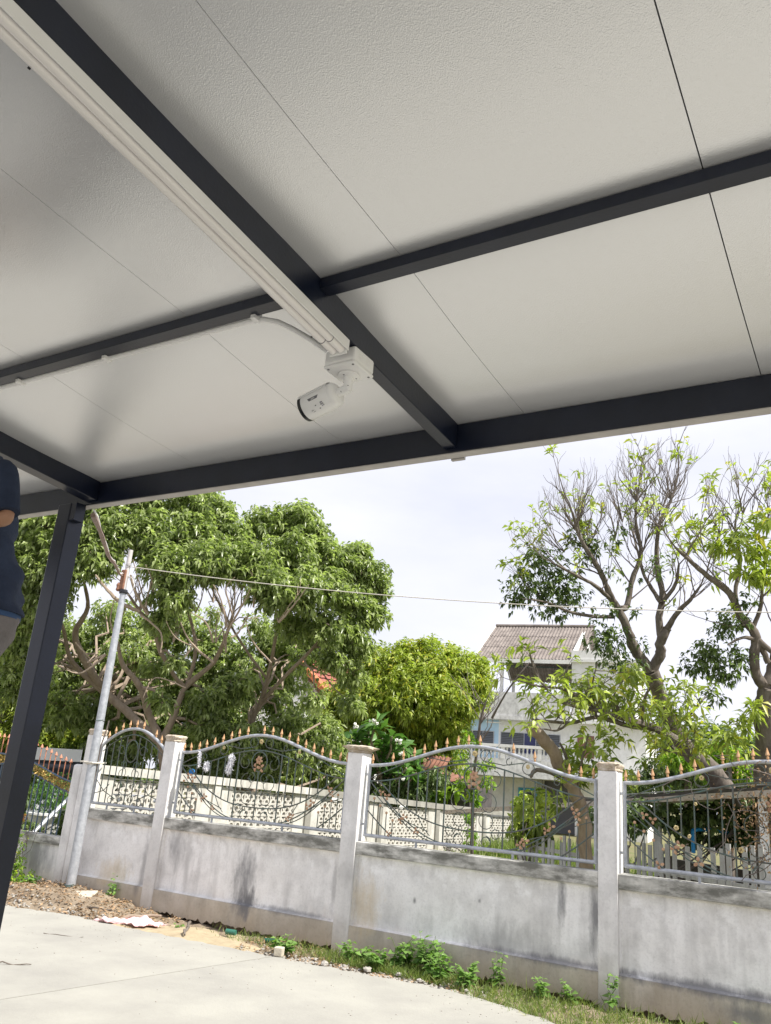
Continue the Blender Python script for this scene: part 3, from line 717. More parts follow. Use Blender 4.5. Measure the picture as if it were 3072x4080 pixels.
iron_panel(-4.567, -2.26, 'arched iron panel with gaps in its copper spears, right of the broken capped pillar',
           [-4.54, -4.31, -4.19, -4.07, -3.96, -3.84, -3.72, -3.6, -3.49, -3.37, -3.03, -2.82, -2.5, -2.39, -2.28])
iron_panel(-2.01, .33, 'arched iron panel overgrown with dry brown creeper at the right edge',
           [-2.0, -1.89, -1.77, -1.65, -1.54, -1.43, -1.21, -1.09, -0.98, -0.87, -.75, -.63, -.5, -.38])

# blue railing on the low wall
br = empty('blue_railing', (-9.9, 7.475, .6), 'blue iron railing with faded red arrow tips and a tarnished gold strip', 'railing')
tz = lambda x: 1.51-.30*(1+math.tanh((x+9.42)*1.7))/2-.02*(x+9.9)
Xs = [-9.96+.1025*k for k in range(-12, 10)]
rod([(x, 7.475, tz(x)) for x in np.linspace(-11.2, -8.87, 24)], .012, br, 'top_rail', M_BLUEIRON, 8)
rod([(x, 7.475, tz(x)-.125) for x in np.linspace(-11.2, -8.87, 24)], .012, br, 'lower_rail', M_BLUEIRON, 8)
ar = MB(); ar.lathe([(.006, 0), (.006, .012), (.022, .014), (.012, .040), (.001, .062)], 6); ar = ar.build('arrow_tip', M_PINKIRON, origin=(0, 0, 0)); ARROW = ar.data; bpy.data.objects.remove(ar)
for x in Xs:
    rod([(x, 7.475, .605), (x, 7.475, tz(x)-.12)], .0085, br, 'bar', M_BLUEIRON)
    rod([(x+.02, 7.475, tz(x)), (x+.02, 7.475, tz(x)+.20)], .0065, br, 'rod', M_PINKIRON)
    put(ARROW, 'arrow_tip', (x+.02, 7.475, tz(x)+.20), br)
P, D, U = [], [], []
for i in range(1500):
    x = rng.uniform(-11.2, -8.9); z = tz(x)-.125+rng.uniform(.015, .112)
    P.append((x, 7.475+rng.normal()*.012, z)); D.append(rng.normal(size=3)); U.append(rng.normal(size=3))
ln = leaf_mesh('gold_foliage_strip', P, D, U, rng.uniform(.018, .036, 1500), rng.uniform(.012, .020, 1500), rng.uniform(0, 1, 1500))
leaf_object('gold_foliage_strip', ln, M_GOLDLEAF, br, 'stuff')

# tinsel on the second panel
def tinsel(loc, lab, length, rad, n, lean=0.):
    r = empty('tinsel_garland', loc, lab, 'tinsel', 'silver tinsel tied to the iron panel')
    P, D, U = [], [], []
    for i in range(n):
        t = rng.uniform(-.5, .5); P.append((loc[0]+lean*t+rng.normal()*.004, loc[1]+rng.normal()*.004, loc[2]+t*length)); d = rng.normal(size=3); D.append(d); U.append(rng.normal(size=3))
    me = leaf_mesh('strands', P, D, U, np.full(n, rad)*rng.uniform(.7, 1.2, n), np.full(n, .007), rng.uniform(0, 1, n), droop=.1)
    leaf_object('strands', me, M_TINSEL, r, 'stuff')
    b = MB(); b.tube([(loc[0]-lean*.5, loc[1], loc[2]-length/2), (loc[0]+lean*.5, loc[1], loc[2]+length/2+.03)], .003, 5); b.build('core_wire', M_FOIL, r)
M_TINSEL = mat('tinsel', (.86, .86, .90), .4)
tinsel((-6.38, 7.455, 1.60), 'thick upright silver tinsel garland, the longest of the three on the panel', .19, .042, 900, .03)
tinsel((-6.72, 7.455, 1.555), 'round tuft of silver tinsel low on the panel, lowest of the three', .07, .042, 450)
tinsel((-6.84, 7.455, 1.625), 'thin dull tinsel wisp hanging from the top rail, nearest the pillar', .16, .028, 300, -.02)

# ================================================================== POLE, CABLES
pole = empty('service_pole', (-8.30, 7.20, 0), 'tall tapering galvanised pipe pole tied to the first wall pillar', 'pole')
PT = Vector((-8.31, 7.2, 4.15))
b = MB(); b.tube([(-8.30, 7.2, -.05), (-8.303, 7.2, 1.5), (-8.306, 7.2, 2.7), (-8.308, 7.2, 3.62)], [.055, .052, .046, .036], 16); b.build('shaft', M_GALV, pole)
b = MB(); b.tube([(-8.308, 7.2, 3.60), PT], [.030, .030], 12); b.build('upper_pipe', M_TRIM, pole)
b = MB(); b.box(-8.365, -8.285, 7.155, 7.185, 3.62, 3.88); b.build('bracket', M_OLDRUST, pole, bevel=.01)
b = MB(); b.lathe([(.02, 0), (.035, .02), (.028, .05), (.036, .08), (.02, .11)], 10, Matrix.Translation((-8.375, 7.17, 3.60))); b.build('insulator', M_OLDRUST, pole, smooth=True)
b = MB(); b.lathe([(.052, 0), (.055, .02), (.05, .05)], 12, Matrix.Translation((-8.308, 7.2, 3.57))); b.build('band', M_BLACK, pole)
def wrap(z, turns, r, mt, name, par, rad=.006):
    b = MB(); b.tube([(-8.305+r*math.cos(a), 7.2+r*math.sin(a), z+.008*a/PI+.012*math.sin(a)) for a in np.linspace(0, turns*2*PI, int(14*turns))], rad, 5, cap=False); return b.build(name, mt, par)
wrap(.12, 2, .060, M_IRON, 'tie_wire', pole); wrap(1.98, 1, .055, M_IRON, 'tie_wire', pole, .004); wrap(3.92, 3, .037, M_FOIL, 'tie_wire', pole, .004)
M_ROPE = mat('pale_rope', (.62, .59, .52), .8, (.45, .42, .36), 60)
b = MB(); pts = [(-8.36, 7.15, 1.48), (-8.24, 7.14, 1.475), (-8.25, 7.27, 1.50), (-8.45, 7.38, 1.50), (-8.72, 7.37, 1.495), (-8.70, 7.58, 1.50), (-8.50, 7.58, 1.50), (-8.24, 7.28, 1.49), (-8.23, 7.13, 1.49), (-8.38, 7.14, 1.49), (-8.55, 7.35, 1.47)]
b.tube(pts, .009, 6); b.build('rope_tie', M_ROPE, pole)
# cable from the carport post to the pole
cb = empty('service_cable', (-3.57, 2.75, 2.70), 'thick brown sheathed cable sagging from the carport post to the pole bracket', 'cable')
A, B = Vector((-3.60, 2.82, 2.76)), Vector((-8.34, 7.16, 3.80))
pts = [A.lerp(B, t)+Vector((0, 0, -.04*4*t*(1-t)+.012*math.sin(t*13))) for t in np.linspace(0, 1, 26)]
b = MB(); b.tube(pts, [.014+.002*math.sin(i*1.7) for i in range(26)], 8); b.build('sheath', mat('brown_sheath', (.20, .13, .11), .6, (.30, .22, .19), 20), cb)
b = MB(); b.tube([p+Vector((.012*math.sin(i*1.1), 0, .020+.008*math.cos(i*1.3))) for i, p in enumerate(pts)], .006, 6); b.build('white_wire', M_WHITE, cb)
A, B = Vector((-8.29, 7.2, 3.93)), at(3500, 2440, 9.0)
b = MB(); b.tube([A.lerp(B, t)+Vector((0, 0, -.17*4*t*(1-t))) for t in np.linspace(0, 1, 40)], .0055, 6)
tag(b.build('stay_wire', M_ROPE), 'thin pale steel rope stretched from the pole top across the sky', 'wire')
b = MB(); b.tube([(-8.29+.14*math.sin(a), 7.2+.05*a/6, 3.80-.13*(1-math.cos(a))) for a in np.linspace(0, 2.2*PI, 20)], .004, 5)
b.build('loose_wire', M_ROPE, pole)
# dry creeper stem climbing behind the pole
cr = empty('dry_creeper', (-8.50, 7.33, 0), 'dry brown creeper stems climbing between the pole and the pillar', 'creeper')
for k in range(3):
    b = MB(); b.tube([(-8.52+.04*math.sin(z*4+k*2)+.03*k+.16*(z/2), 7.34-.03*k+.01*math.sin(z*7), z) for z in np.linspace(-.02, 2.0-.3*k, 22)], .009, 5); b.build('stem', M_TWIG, cr)

# ================================================================== PERSON ON A LADDER
def skin_body(name, joints, edges, mt, parent, sub=2):
    me = bpy.data.meshes.new(name); me.from_pydata([j[0] for j in joints], edges, []); me.materials.append(mt)
    o = bpy.data.objects.new(name, me); COL.objects.link(o); o.parent = parent
    md = o.modifiers.new('skin', 'SKIN')
    for i, j in enumerate(joints):
        r = j[1]; me.skin_vertices[0].data[i].radius = r if hasattr(r, '__len__') else (r, r)
    me.skin_vertices[0].data[0].use_root = True
    md.use_smooth_shade = True
    s = o.modifiers.new('sub', 'SUBSURF'); s.levels = s.render_levels = sub
    return o
M_SKIN = mat('skin', (.38, .20, .12), .5, (.34, .175, .10), 20); M_NAVY = mat('navy_cloth', (.035, .048, .085), .85, (.022, .03, .055), 6, .25, 120, spec=.2)
M_TROU = mat('grey_trousers', (.20, .18, .175), .9, (.14, .13, .125), 8, .25, 90, spec=.2); M_HAIR = mat('black_hair', (.010, .009, .009), .5)
M_BELT = mat('blue_waistband', (.03, .07, .16), .8)
HIP = at(-78, 2600, 2.78); HIP.z = 1.93
pr = empty('person', (HIP.x, HIP.y, .98), 'person in a navy shirt and grey trousers standing on a ladder at the left edge', 'person')
S = Vector((-HIP.x, -HIP.y, 0)).normalized(); F = Vector((S.y, -S.x, 0))
if F.dot(_rt) > 0: F = -F       # faces away to the left, back towards the frame
HL = HIP-Vector(pr.location)
def bp_(f, s, z): return tuple(HL+F*(f+.194*max(z, 0))+S*s+Vector((0, 0, z)))   # bends forward from the hips
J = [(bp_(.02, 0, 0), (.07, .09)), (bp_(.03, 0, .16), (.07, .09)), (bp_(.04, 0, .36), (.07, .09)), (bp_(.07, 0, .49), (.055, .07)), (bp_(.15, 0, .565), (.055, .055)), (bp_(.25, 0, .64), (.078, .072)), (bp_(.28, 0, .725), (.082, .07)), (bp_(.29, 0, .78), (.05, .04)),
     (bp_(-.0, .17, .45), .040), (bp_(-.05, .225, .295), .034), (bp_(.13, .215, .285), .032), (bp_(.24, .19, .31), .022),
     (bp_(.05, -.175, .47), .055), (bp_(.17, -.26, .56), .045), (bp_(.34, -.18, .74), .034), (bp_(.38, -.16, .80), .022),
     (bp_(.04, .08, -.06), .06), (bp_(.15, .10, -.42), .05), (bp_(.04, .10, -.80), .038), (bp_(.14, .10, -.83), .030),
     (bp_(.04, -.08, -.06), .06), (bp_(.20, -.10, -.40), .05), (bp_(.06, -.10, -.80), .038), (bp_(.16, -.10, -.83), .030)]
E_ = [(0, 1), (1, 2), (2, 3), (3, 4), (4, 5), (5, 6), (6, 7), (3, 8), (8, 9), (9, 10), (10, 11), (3, 12), (12, 13), (13, 14), (14, 15), (0, 16), (16, 17), (17, 18), (18, 19), (0, 20), (20, 21), (21, 22), (22, 23)]
skin_body('body', J, E_, M_SKIN, pr)
for base, el, sd in ((11, 10, 1), (15, 14, -1)):
    a_ = Vector(J[base][0]); d = (a_-Vector(J[el][0])).normalized(); x = d.cross(Vector((0, 0, 1))).normalized()
    for k, (off, L_) in enumerate(((-.030, .062), (-.010, .072), (.010, .068), (.028, .055))):
        q = a_+x*off+d*.035; w = x.cross(d)
        b_ = [q-d*.03, q, q+d*L_*.4-w*.01, q+d*L_*.7-w*.026, q+d*L_*.85-w*.042]
        m = MB(); m.tube(b_, [.011, .0095, .009, .008, .005], 8); o = m.build('finger', M_SKIN, origin=(0, 0, 0)); o.parent = pr; o.location = (0, 0, 0)
    q = a_+x*.03*sd; m = MB(); m.tube([q-d*.02, q+x*.022*sd+d*.01, q+x*.03*sd+d*.035, q+x*.022*sd+d*.055], [.012, .0115, .010, .006], 8); o = m.build('thumb', M_SKIN, origin=(0, 0, 0)); o.parent = pr; o.location = (0, 0, 0)
PX0 = -78
def loft_cloth(name, secs, mt, fold=.008, n=28, nb=4):
    """secs: (z, back edge px, half depth, half width, side shift); rings round the body, with soft folds"""
    m = MB(); vs = []; S2 = []
    for q0, q1 in zip(secs, secs[1:]):
        for i in range(nb): S2.append([a+(c-a)*i/nb for a, c in zip(q0, q1)])
    S2.append(list(secs[-1]))
    for z, e, rf, rs, sh_ in S2:
        fc = -(e-PX0)/1320+rf
        for k in range(n):
            a = 2*PI*k/n; f = fold*(math.sin(3*a+z*31)+.7*math.sin(5*a-z*47+1)+.5*math.sin(z*90+2*a))
            vs.append(Vector(bp_(fc+(rf+f)*math.cos(a), sh_+(rs+f)*math.sin(a), z)))
    k_ = len(S2); m.add(vs, [(i*n+k, i*n+(k+1) % n, (i+1)*n+(k+1) % n, (i+1)*n+k) for i in range(k_-1) for k in range(n)]+[tuple(reversed(range(n))), tuple((k_-1)*n+k for k in range(n))])
    o = m.build(name, mt, origin=(0, 0, 0), smooth=True); o.parent = pr; o.location = (0, 0, 0); return o
Zr = lambda y: 1.5+(3060-y)/1188-HIP.z
shirt = loft_cloth('shirt', [(Zr(2526), 64, .128, .165, 0), (Zr(2501), 69, .130, .165, 0), (Zr(2430), 70, .128, .16, 0), (Zr(2359), 56, .122, .155, 0), (Zr(2275), 36, .118, .155, 0), (Zr(2180), 36, .122, .165, 0), (Zr(2080), 34, .125, .185, 0), (Zr(1990), 26, .115, .195, 0), (Zr(1935), 5, .10, .19, 0), (Zr(1895), -26, .075, .13, 0), (Zr(1870), -48, .055, .065, 0)], M_NAVY)
for sd, (s0, s1) in ((1, ((1975, -32, .18), (2172, -22, .225))), (-1, ((1925, -30, -.19), (2060, -160, -.25)))):
    (y0, p0_, sh0), (y1, p1_, sh1) = s0, s1
    a_ = Vector(bp_(-(p0_-PX0)/1320, sh0, Zr(y0))); c_ = Vector(bp_(-(p1_-PX0)/1320, sh1, Zr(y1)))
    m = MB(); m.tube([a_.lerp(c_, t)+Vector((0, 0, .0)) for t in np.linspace(-.10, 1, 9)], [.025, .042, .046, .047, .047, .046, .045, .044, .043], 16)
    o = m.build('sleeve', M_NAVY, origin=(0, 0, 0)); o.parent = pr; o.location = (0, 0, 0)
loft_cloth('waistband', [(Zr(2546), 57, .117, .15, 0), (Zr(2520), 60, .118, .15, 0)], M_BELT, .002)
loft_cloth('trousers', [(Zr(2720), -8, .10, .145, 0), (Zr(2696), 2, .10, .15, 0), (Zr(2657), 20, .108, .152, 0), (Zr(2605), 40, .112, .152, 0), (Zr(2553), 53, .115, .148, 0), (Zr(2540), 55, .114, .146, 0)], M_TROU, .004)
for sd in (-1, 1):
    m = MB(); m.tube([Vector(bp_(*v)) for v in ((.05, .08*sd, -.10), (.10, .095*sd, -.22), (.17 if sd > 0 else .21, .10*sd, -.42), (.11, .10*sd, -.60), (.06, .10*sd, -.80))], [.088, .086, .072, .064, .060], 16)
    o = m.build('trouser_leg', M_TROU, origin=(0, 0, 0)); o.parent = pr; o.location = (0, 0, 0)
skin_body('hair', [(bp_(.235, 0, .67), (.074, .076)), (bp_(.255, 0, .75), (.086, .08)), (bp_(.285, 0, .80), (.062, .055))], [(0, 1), (1, 2)], M_HAIR, pr)
for s in (-1, 1):
    m = MB(); q = HIP+F*.49+S*.03*s+Vector((0, 0, .705)); m.lathe([(.002, -.011), (.010, -.006), (.011, 0), (.010, .006), (.002, .011)], 10, Matrix.Translation(q)); m.build('eye', M_BLACK, pr)
    m = MB(); m.lathe([(.004, -.03), (.014, -.012), (.016, .01), (.006, .028)], 8, Matrix.Translation(HIP+F*.405+S*.082*s+Vector((0, 0, .69)))); m.build('ear', M_SKIN, pr)
    m = MB(); q = HIP+F*.07+S*.10*s+Vector((0, 0, -.855)); m.bar(q-F*.09, q+F*.17, .085, .06); m.build('shoe', M_BLACK, pr, bevel=.02)
m = MB(); q = HIP+F*.50+Vector((0, 0, .67)); m.tube([q+Vector((0, 0, .03)), q+F*.018-Vector((0, 0, .005)), q-Vector((0, 0, .014))], [.006, .013, .007], 8); m.build('nose', M_SKIN, pr)
m = MB(); q = HIP+F*.48+Vector((0, 0, .635)); m.tube([q-S*.024, q+F*.006, q+S*.024], [.003, .006, .003], 6); m.build('mouth', mat('lips', (.28, .10, .08), .5), pr)
# ladder
FT = HIP+F*.17+Vector((0, 0, -.885))
ld = empty('step_ladder', (FT.x, FT.y, 0), 'white step ladder under the person, its edge just inside the left border', 'ladder')
M_ALU = mat('ladder_white', (.78, .79, .80), .4)
tw = F
for s in (-1, 1):
    m = MB(); m.bar(FT-tw*.38+S*(.24*s)-Vector((0, 0, FT.z)), FT-tw*.06+S*.20*s+Vector((0, 0, .30)), .045, .025, S); m.build('front_rail', M_ALU, ld, bevel=.004)
    m = MB(); m.bar(FT+tw*.50+S*(.24*s)-Vector((0, 0, FT.z)), FT+tw*.06+S*.20*s+Vector((0, 0, .30)), .04, .022, S); m.build('rear_rail', M_ALU, ld, bevel=.004)
for k in range(5):
    zz = .20+k*.19; t = zz/(FT.z+.30); c = FT-tw*(.38-.32*t); c.z = zz; hw = .235-.035*t
    if k == 4: c = FT.copy(); c.z = FT.z-.0 if False else FT.z-.012
    m = MB(); m.bar(c-S*hw, c+S*hw, .09 if k < 4 else .26, .022); m.build('step', M_ALU, ld, bevel=.004)

# ================================================================== REAR GARDEN WALL with vent blocks
gw = empty('garden_wall', (-10.2, 16, -.07), 'cream garden side wall pierced with rows of fish scale vent blocks', 'wall')
TOPZ = [1.47, 1.42, 1.35, 1.27, 1.19, 1.12, 1.06]
GP = [Vector((-10.46+.088*k, 9.12+2.71*k, 0)) for k in range(7)]
gd = (GP[6]-GP[0]).normalized(); gn = Vector((gd.y, -gd.x, 0))          # gn faces +x
def wbox(mb, a, b, n0, n1, z0, z1, z1b=None):
    """box along the wall from distance a to b, n across"""
    if z1b is None: z1b = z1
    o = GP[0]
    vs = [o+gd*t+gn*n+Vector((0, 0, z)) for t, zz in ((a, z1), (b, z1b)) for n in (n0, n1) for z in (z0 if not hasattr(z0, '__len__') else (z0[0] if t == a else z0[1]), zz)]
    return mb.add(vs, [(0, 1, 3, 2), (4, 6, 7, 5), (0, 4, 5, 1), (2, 3, 7, 6), (0, 2, 6, 4), (1, 5, 7, 3)])
BW, BH = .368, .205
vb = MB()   # one vent block: frame with three scales, face towards +x; origin at its lower corner
t_ = .016
vb.box(0, .07, 0, BW, 0, t_); vb.box(0, .07, 0, BW, BH-t_, BH); vb.box(0, .07, 0, t_, t_, BH-t_); vb.box(0, .07, BW-t_, BW, t_, BH-t_)
def arch(mb, cy, cz, r, w=.02, n=7, a0_=0, a1_=PI):
    vs = []
    for i in range(n+1):
        a = a0_+(a1_-a0_)*i/n
        for x in (.006, .064):
            for q in (r, r-w): vs.append((x, cy+q*math.cos(a), cz+q*math.sin(a)))
    fs = []
    for i in range(n):
        k = 4*i; fs += [(k, k+4, k+5, k+1), (k+2, k+3, k+7, k+6), (k, k+2, k+6, k+4), (k+1, k+5, k+7, k+3)]
    mb.add(vs, fs)
for cy in (BW*.25+.004, BW*.75-.004): arch(vb, cy, t_, .084, .032)
arch(vb, BW*.5, .096, .086, .036)
arch(vb, t_, .096, .080, .040, n=4, a1_=PI/2); arch(vb, BW-t_, .096, .080, .040, n=4, a0_=PI/2)
vb = vb.build('vent_block', M_BLOCK, origin=(0, 0, 0)); vb.parent = gw
ROT = math.atan2(gd.y, gd.x)-PI/2
first = True
for k in range(6):
    a0_, a1_ = 2.712*k, 2.712*(k+1); zt0, zt1 = TOPZ[k], TOPZ[k+1]
    m = MB(); wbox(m, a0_-.09, a0_+.09, -.17, .04, -.07, zt0-.133); m.build('pillar', M_MOLD if k > 1 else M_CREAM, gw)
    m = MB(); wbox(m, a0_, a1_, -.19, .06, (zt0-.13, zt1-.13), zt0, zt1); m.build('coping', M_MOLD if k > 1 else M_CREAM, gw)
    zt = min(zt0, zt1)-.135; nr = 5; nc = 5; f0 = a0_+(2.712-nc*BW)/2
    m = MB(); wbox(m, a0_+.091, f0-.003, -.12, 0, -.07, zt0-.132, zt1-.132); m.build('solid_panel', M_CREAM, gw)
    m = MB(); wbox(m, f0+nc*BW+.003, a1_-.091, -.12, 0, -.07, zt0-.132, zt1-.132); m.build('solid_panel', M_CREAM, gw)
    m = MB(); wbox(m, f0-.002, f0+nc*BW+.002, -.12, 0, -.07, zt-nr*(BH+.002)-.002); m.build('solid_panel', M_CREAM, gw)
    for r in range(nr):
        for c in range(nc):
            q = GP[0]+gd*(f0+c*BW)+gn*(-.085)+Vector((0, 0, zt-(r+1)*(BH+.002)))
            if first: vb.location = q-wloc(gw); vb.rotation_euler = (0, 0, ROT); first = False
            else:
                o = vb.copy(); COL.objects.link(o); o.location = q-wloc(gw)
m = MB(); wbox(m, 16.18, 16.36, -.17, .04, -.07, 1.0); m.build('pillar', M_CREAM, gw)

# ================================================================== WHITE HOUSE
OH = Vector((-18.9, 41.25, 0)); UH = Vector((.985, .17, 0)).normalized(); NH = Vector((-UH.y, UH.x, 0))   # NH points away from the camera
M_HWHITE = wallmat('white_house_paint', (.72, .72, .70), (.80, .80, .79), (.50, .50, .48), (.6, .58, .52), .25)
M_HSTAIN = wallmat('stained_white_paint', (.60, .60, .59), (.74, .74, .73), (.22, .22, .22), (.4, .4, .38), .9, None)
M_HBLUE = mat('pale_blue_paint', (.48, .66, .80), .8, (.42, .60, .76), 3)
M_ASB = mat('old_fibre_sheet', (.15, .13, .12), .9, (.25, .22, .20), 2.5, .3, 20, spec=.15, detail=8)
M_GLASS = mat('dark_glass', (.03, .035, .045), .12)
M_LOUV = mat('louvre_glass', (.12, .13, .145), .25)
M_BROWN = mat('brown_shutter', (.20, .10, .07), .6)
hs = empty('white_house', OH, 'white house with balustraded balcony, louvre windows and an open roofed terrace on top', 'house')
def hb(mb, u0, u1, n0, n1, z0, z1):
    vs = [OH+UH*u+NH*n+Vector((0, 0, z)) for u in (u0, u1) for n in (n0, n1) for z in (z0, z1)]
    return mb.add(vs, [(0, 1, 3, 2), (4, 6, 7, 5), (0, 4, 5, 1), (2, 3, 7, 6), (0, 2, 6, 4), (1, 5, 7, 3)])
def hpart(name, mt, u0, u1, n0, n1, z0, z1, par=None):
    m = MB(); hb(m, u0, u1, n0, n1, z0, z1); return m.build(name, mt, par or hs)
hpart('ground_floor_wall', M_HWHITE, -1.9, 3.4, 1.3, 8.4, -.07, 2.43)
hpart('ground_floor_wall', M_HWHITE, 5.2, 8.6, .0, 8.4, -.07, 2.43)
hpart('garage_shade_block', M_GREYPL, 3.4, 5.2, 1.6, 8.4, -.07, 2.43)  # solid dark box stands in for the shade inside the opening
hpart('column', mat('grey_column', (.30, .31, .33), .7), 3.25, 3.5, .3, .6, -.07, 2.43)
hpart('blue_wall', M_HBLUE, -1.9, 1.25, .0, 8.4, 2.62, 5.25)
hpart('upper_wall', M_HWHITE, 1.25, 8.6, .0, 8.4, 2.62, 5.25)
hpart('balcony_slab', M_HSTAIN, -2.1, 8.62, -1.25, 8.4, 2.435, 2.615)
hpart('balcony_kerb', M_HSTAIN, -2.1, 5.0, -1.25, -1.10, 2.62, 3.28)
hpart('balcony_rail', M_HWHITE, -2.1, 5.0, -1.28, -1.08, 3.84, 3.98)
bl = MB(); bl.lathe([(.05, 0), (.05, .05), (.035, .07), (.075, .20), (.045, .34), (.035, .44), (.05, .48), (.05, .55)], 8)
bl = bl.build('baluster', M_HWHITE, hs, origin=(0, 0, 0), smooth=True)
bl0 = True
for k in range(34):
    if k % 9 == 0:
        hpart('balcony_post', M_HWHITE, -2.0+k*.205, -1.8+k*.205, -1.26, -1.10, 3.283, 3.838); continue
    q = OH+UH*(-1.9+k*.205)-NH*1.18+Vector((0, 0, 3.285))
    if bl0: bl.location = q-OH; bl0 = False
    else: o = bl.copy(); COL.objects.link(o); o.location = q-OH
hpart('terrace_slab', M_HSTAIN, -1.15, 5.05, -.7, 8.4, 5.255, 5.45)
hpart('terrace_slab', M_HWHITE, 5.055, 8.9, -.5, 8.4, 5.255, 5.40)
m = MB(); hb(m, -1.1, 5.0, -.65, -.50, 5.453, 6.65); hb(m, -1.1, -.95, -.5, 8.3, 5.453, 6.65); hb(m, -.95, 5.0, 8.15, 8.3, 5.453, 6.65)
m.build('terrace_parapet', M_HSTAIN, hs)
hpart('stair_block', M_HWHITE, 5.02, 8.15, -.2, 6.5, 5.45, 8.35)
hpart('block_coping', M_HWHITE, 4.95, 8.3, -.35, 6.6, 8.352, 8.50)
hpart('block_attic', M_HWHITE, 5.0, 7.4, -.3, 5.8, 8.503, 8.95)
for u, n in ((1.22, .0), (3.2, 8.0), (.1, 8.0)):
    hpart('terrace_column', M_HWHITE, u, u+.16, n, n+.16, 5.455, 8.45)
# corrugated gable roof, eaves towards the viewer
def corr(name, u0, u1, n0, z0, n1, z1, courses, mt, par, pitch=.18, amp=.028):
    ns = int((u1-u0)/pitch*6)
    for c in range(courses):
        m = MB(); vs = []
        t0, t1 = c/courses, (c+1)/courses+.03*(c < courses-1)
        for i in range(ns+1):
            u = u0+(u1-u0)*i/ns; w = amp*math.cos(2*PI*i/6)
            for t, e in ((t0, .03), (t1, 0)):
                vs.append(OH+UH*u+NH*(n0+(n1-n0)*t)+Vector((0, 0, z0+(z1-z0)*t+w+e-.0)))
        vs2 = [v-Vector((0, 0, .02)) for v in vs]; n = len(vs)
        fs = [(2*i, 2*i+2, 2*i+3, 2*i+1) for i in range(ns)]+[(n+2*i, n+2*i+1, n+2*i+3, n+2*i+2) for i in range(ns)]+[(2*i, n+2*i, n+2*i+2, 2*i+2) for i in range(ns)]
        m.add(vs+vs2, fs); m.build(name, mt, par, smooth=True)
corr('roof_sheet', -.1, 5.6, -.35, 8.42, 4.2, 11.05, 3, M_ASB, hs)
corr('roof_sheet', -.1, 5.6, 8.75, 8.42, 4.2, 11.05, 3, M_ASB, hs)
m = MB(); m.tube([OH+UH*u+NH*4.2+Vector((0, 0, 11.10)) for u in (-.12, 5.62)], .10, 8); m.build('ridge_cap', M_ASB, hs)
hpart('fascia', M_HWHITE, -.12, 5.0, -.40, -.36, 8.22, 8.42)
for n0, n1 in ((-.35, 4.2), (8.75, 4.2)):
    m = MB(); m.bar(OH-UH*.13+NH*n0+Vector((0, 0, 8.38)), OH-UH*.13+NH*n1+Vector((0, 0, 11.0)), .04, .2); m.build('barge_board', M_HWHITE, hs)
for n in (1.2, 2.7, 5.7, 7.2):
    z = 8.35+(11-8.4)*(1-abs(n-4.2)/4.55); hpart('roof_purlin', M_IRON, -.1, 5.0, n, n+.08, z-.12, z-.03)
m = MB(); vs = [OH+UH*u+NH*n+Vector((0, 0, z)) for u in (5.05, 5.2) for n, z in ((-.1, 8.95), (8.4, 8.95), (4.2, 10.98))]
m.add(vs, [(0, 2, 1), (3, 4, 5), (0, 1, 4, 3), (1, 2, 5, 4), (2, 0, 3, 5)]); m.build('gable_wall', M_HWHITE, hs)
def window(u0, u1, z0, z1, n, kinds):
    w = hpart('window', M_BROWN if kinds == 'S' else M_GALV, u0, u1, -.04, .0-.002, z0, z1)
    k = len(kinds); s = (u1-u0-.04)/k
    for i, q in enumerate(kinds):
        a = u0+.04+s*i; b_ = a+s-.04
        if q == 'L':
            zz = z0+.06
            hpart('room_shade_sheet', M_BLACK, a, b_, -.045, -.0405, z0+.04, z1-.04, w)  # black sheet stands in for the unlit room behind the blades
            m = MB()
            while zz < z1-.08:
                vs = [OH+UH*u+NH*n_+Vector((0, 0, z)) for u in (a, b_) for n_, z in ((-.075, zz), (-.047, zz+.06), (-.071, zz-.005), (-.046, zz+.053))]
                m.add(vs, [(0, 4, 5, 1), (2, 3, 7, 6), (0, 2, 6, 4), (1, 5, 7, 3)]); zz += .085
            m.build('louvre_blades', M_LOUV, w)
        elif q == 'G': hpart('pane', mat('blue_glass', (.03, .04, .12), .15), a, b_, -.05, -.0405, z0+.04, z1-.04, w)
        else: hpart('shutter', M_BROWN, a, b_, -.06, -.0405, z0+.05, z1-.05, w)
window(-.75, 1.02, 3.62, 4.68, 0, 'LLL'); window(1.36, 4.45, 3.62, 4.68, 0, 'LLGLL'); window(5.30, 6.12, 3.62, 4.70, 0, 'S')
m = MB(); q = OH-NH*.12+Vector((0, 0, 5.12)); m.tube([q+UH*.6, q+UH*1.4], .03, 8); m.build('tube_lamp', M_WHITE, hs)
# blue framed doorway below
w = hpart('door_frame', mat('turquoise_paint', (.05, .33, .50), .5), 2.1, 3.1, 1.24, 1.297, -.05, 2.0); hpart('door', M_GLASS, 2.22, 2.98, 1.22, 1.238, -.05, 1.88, w)

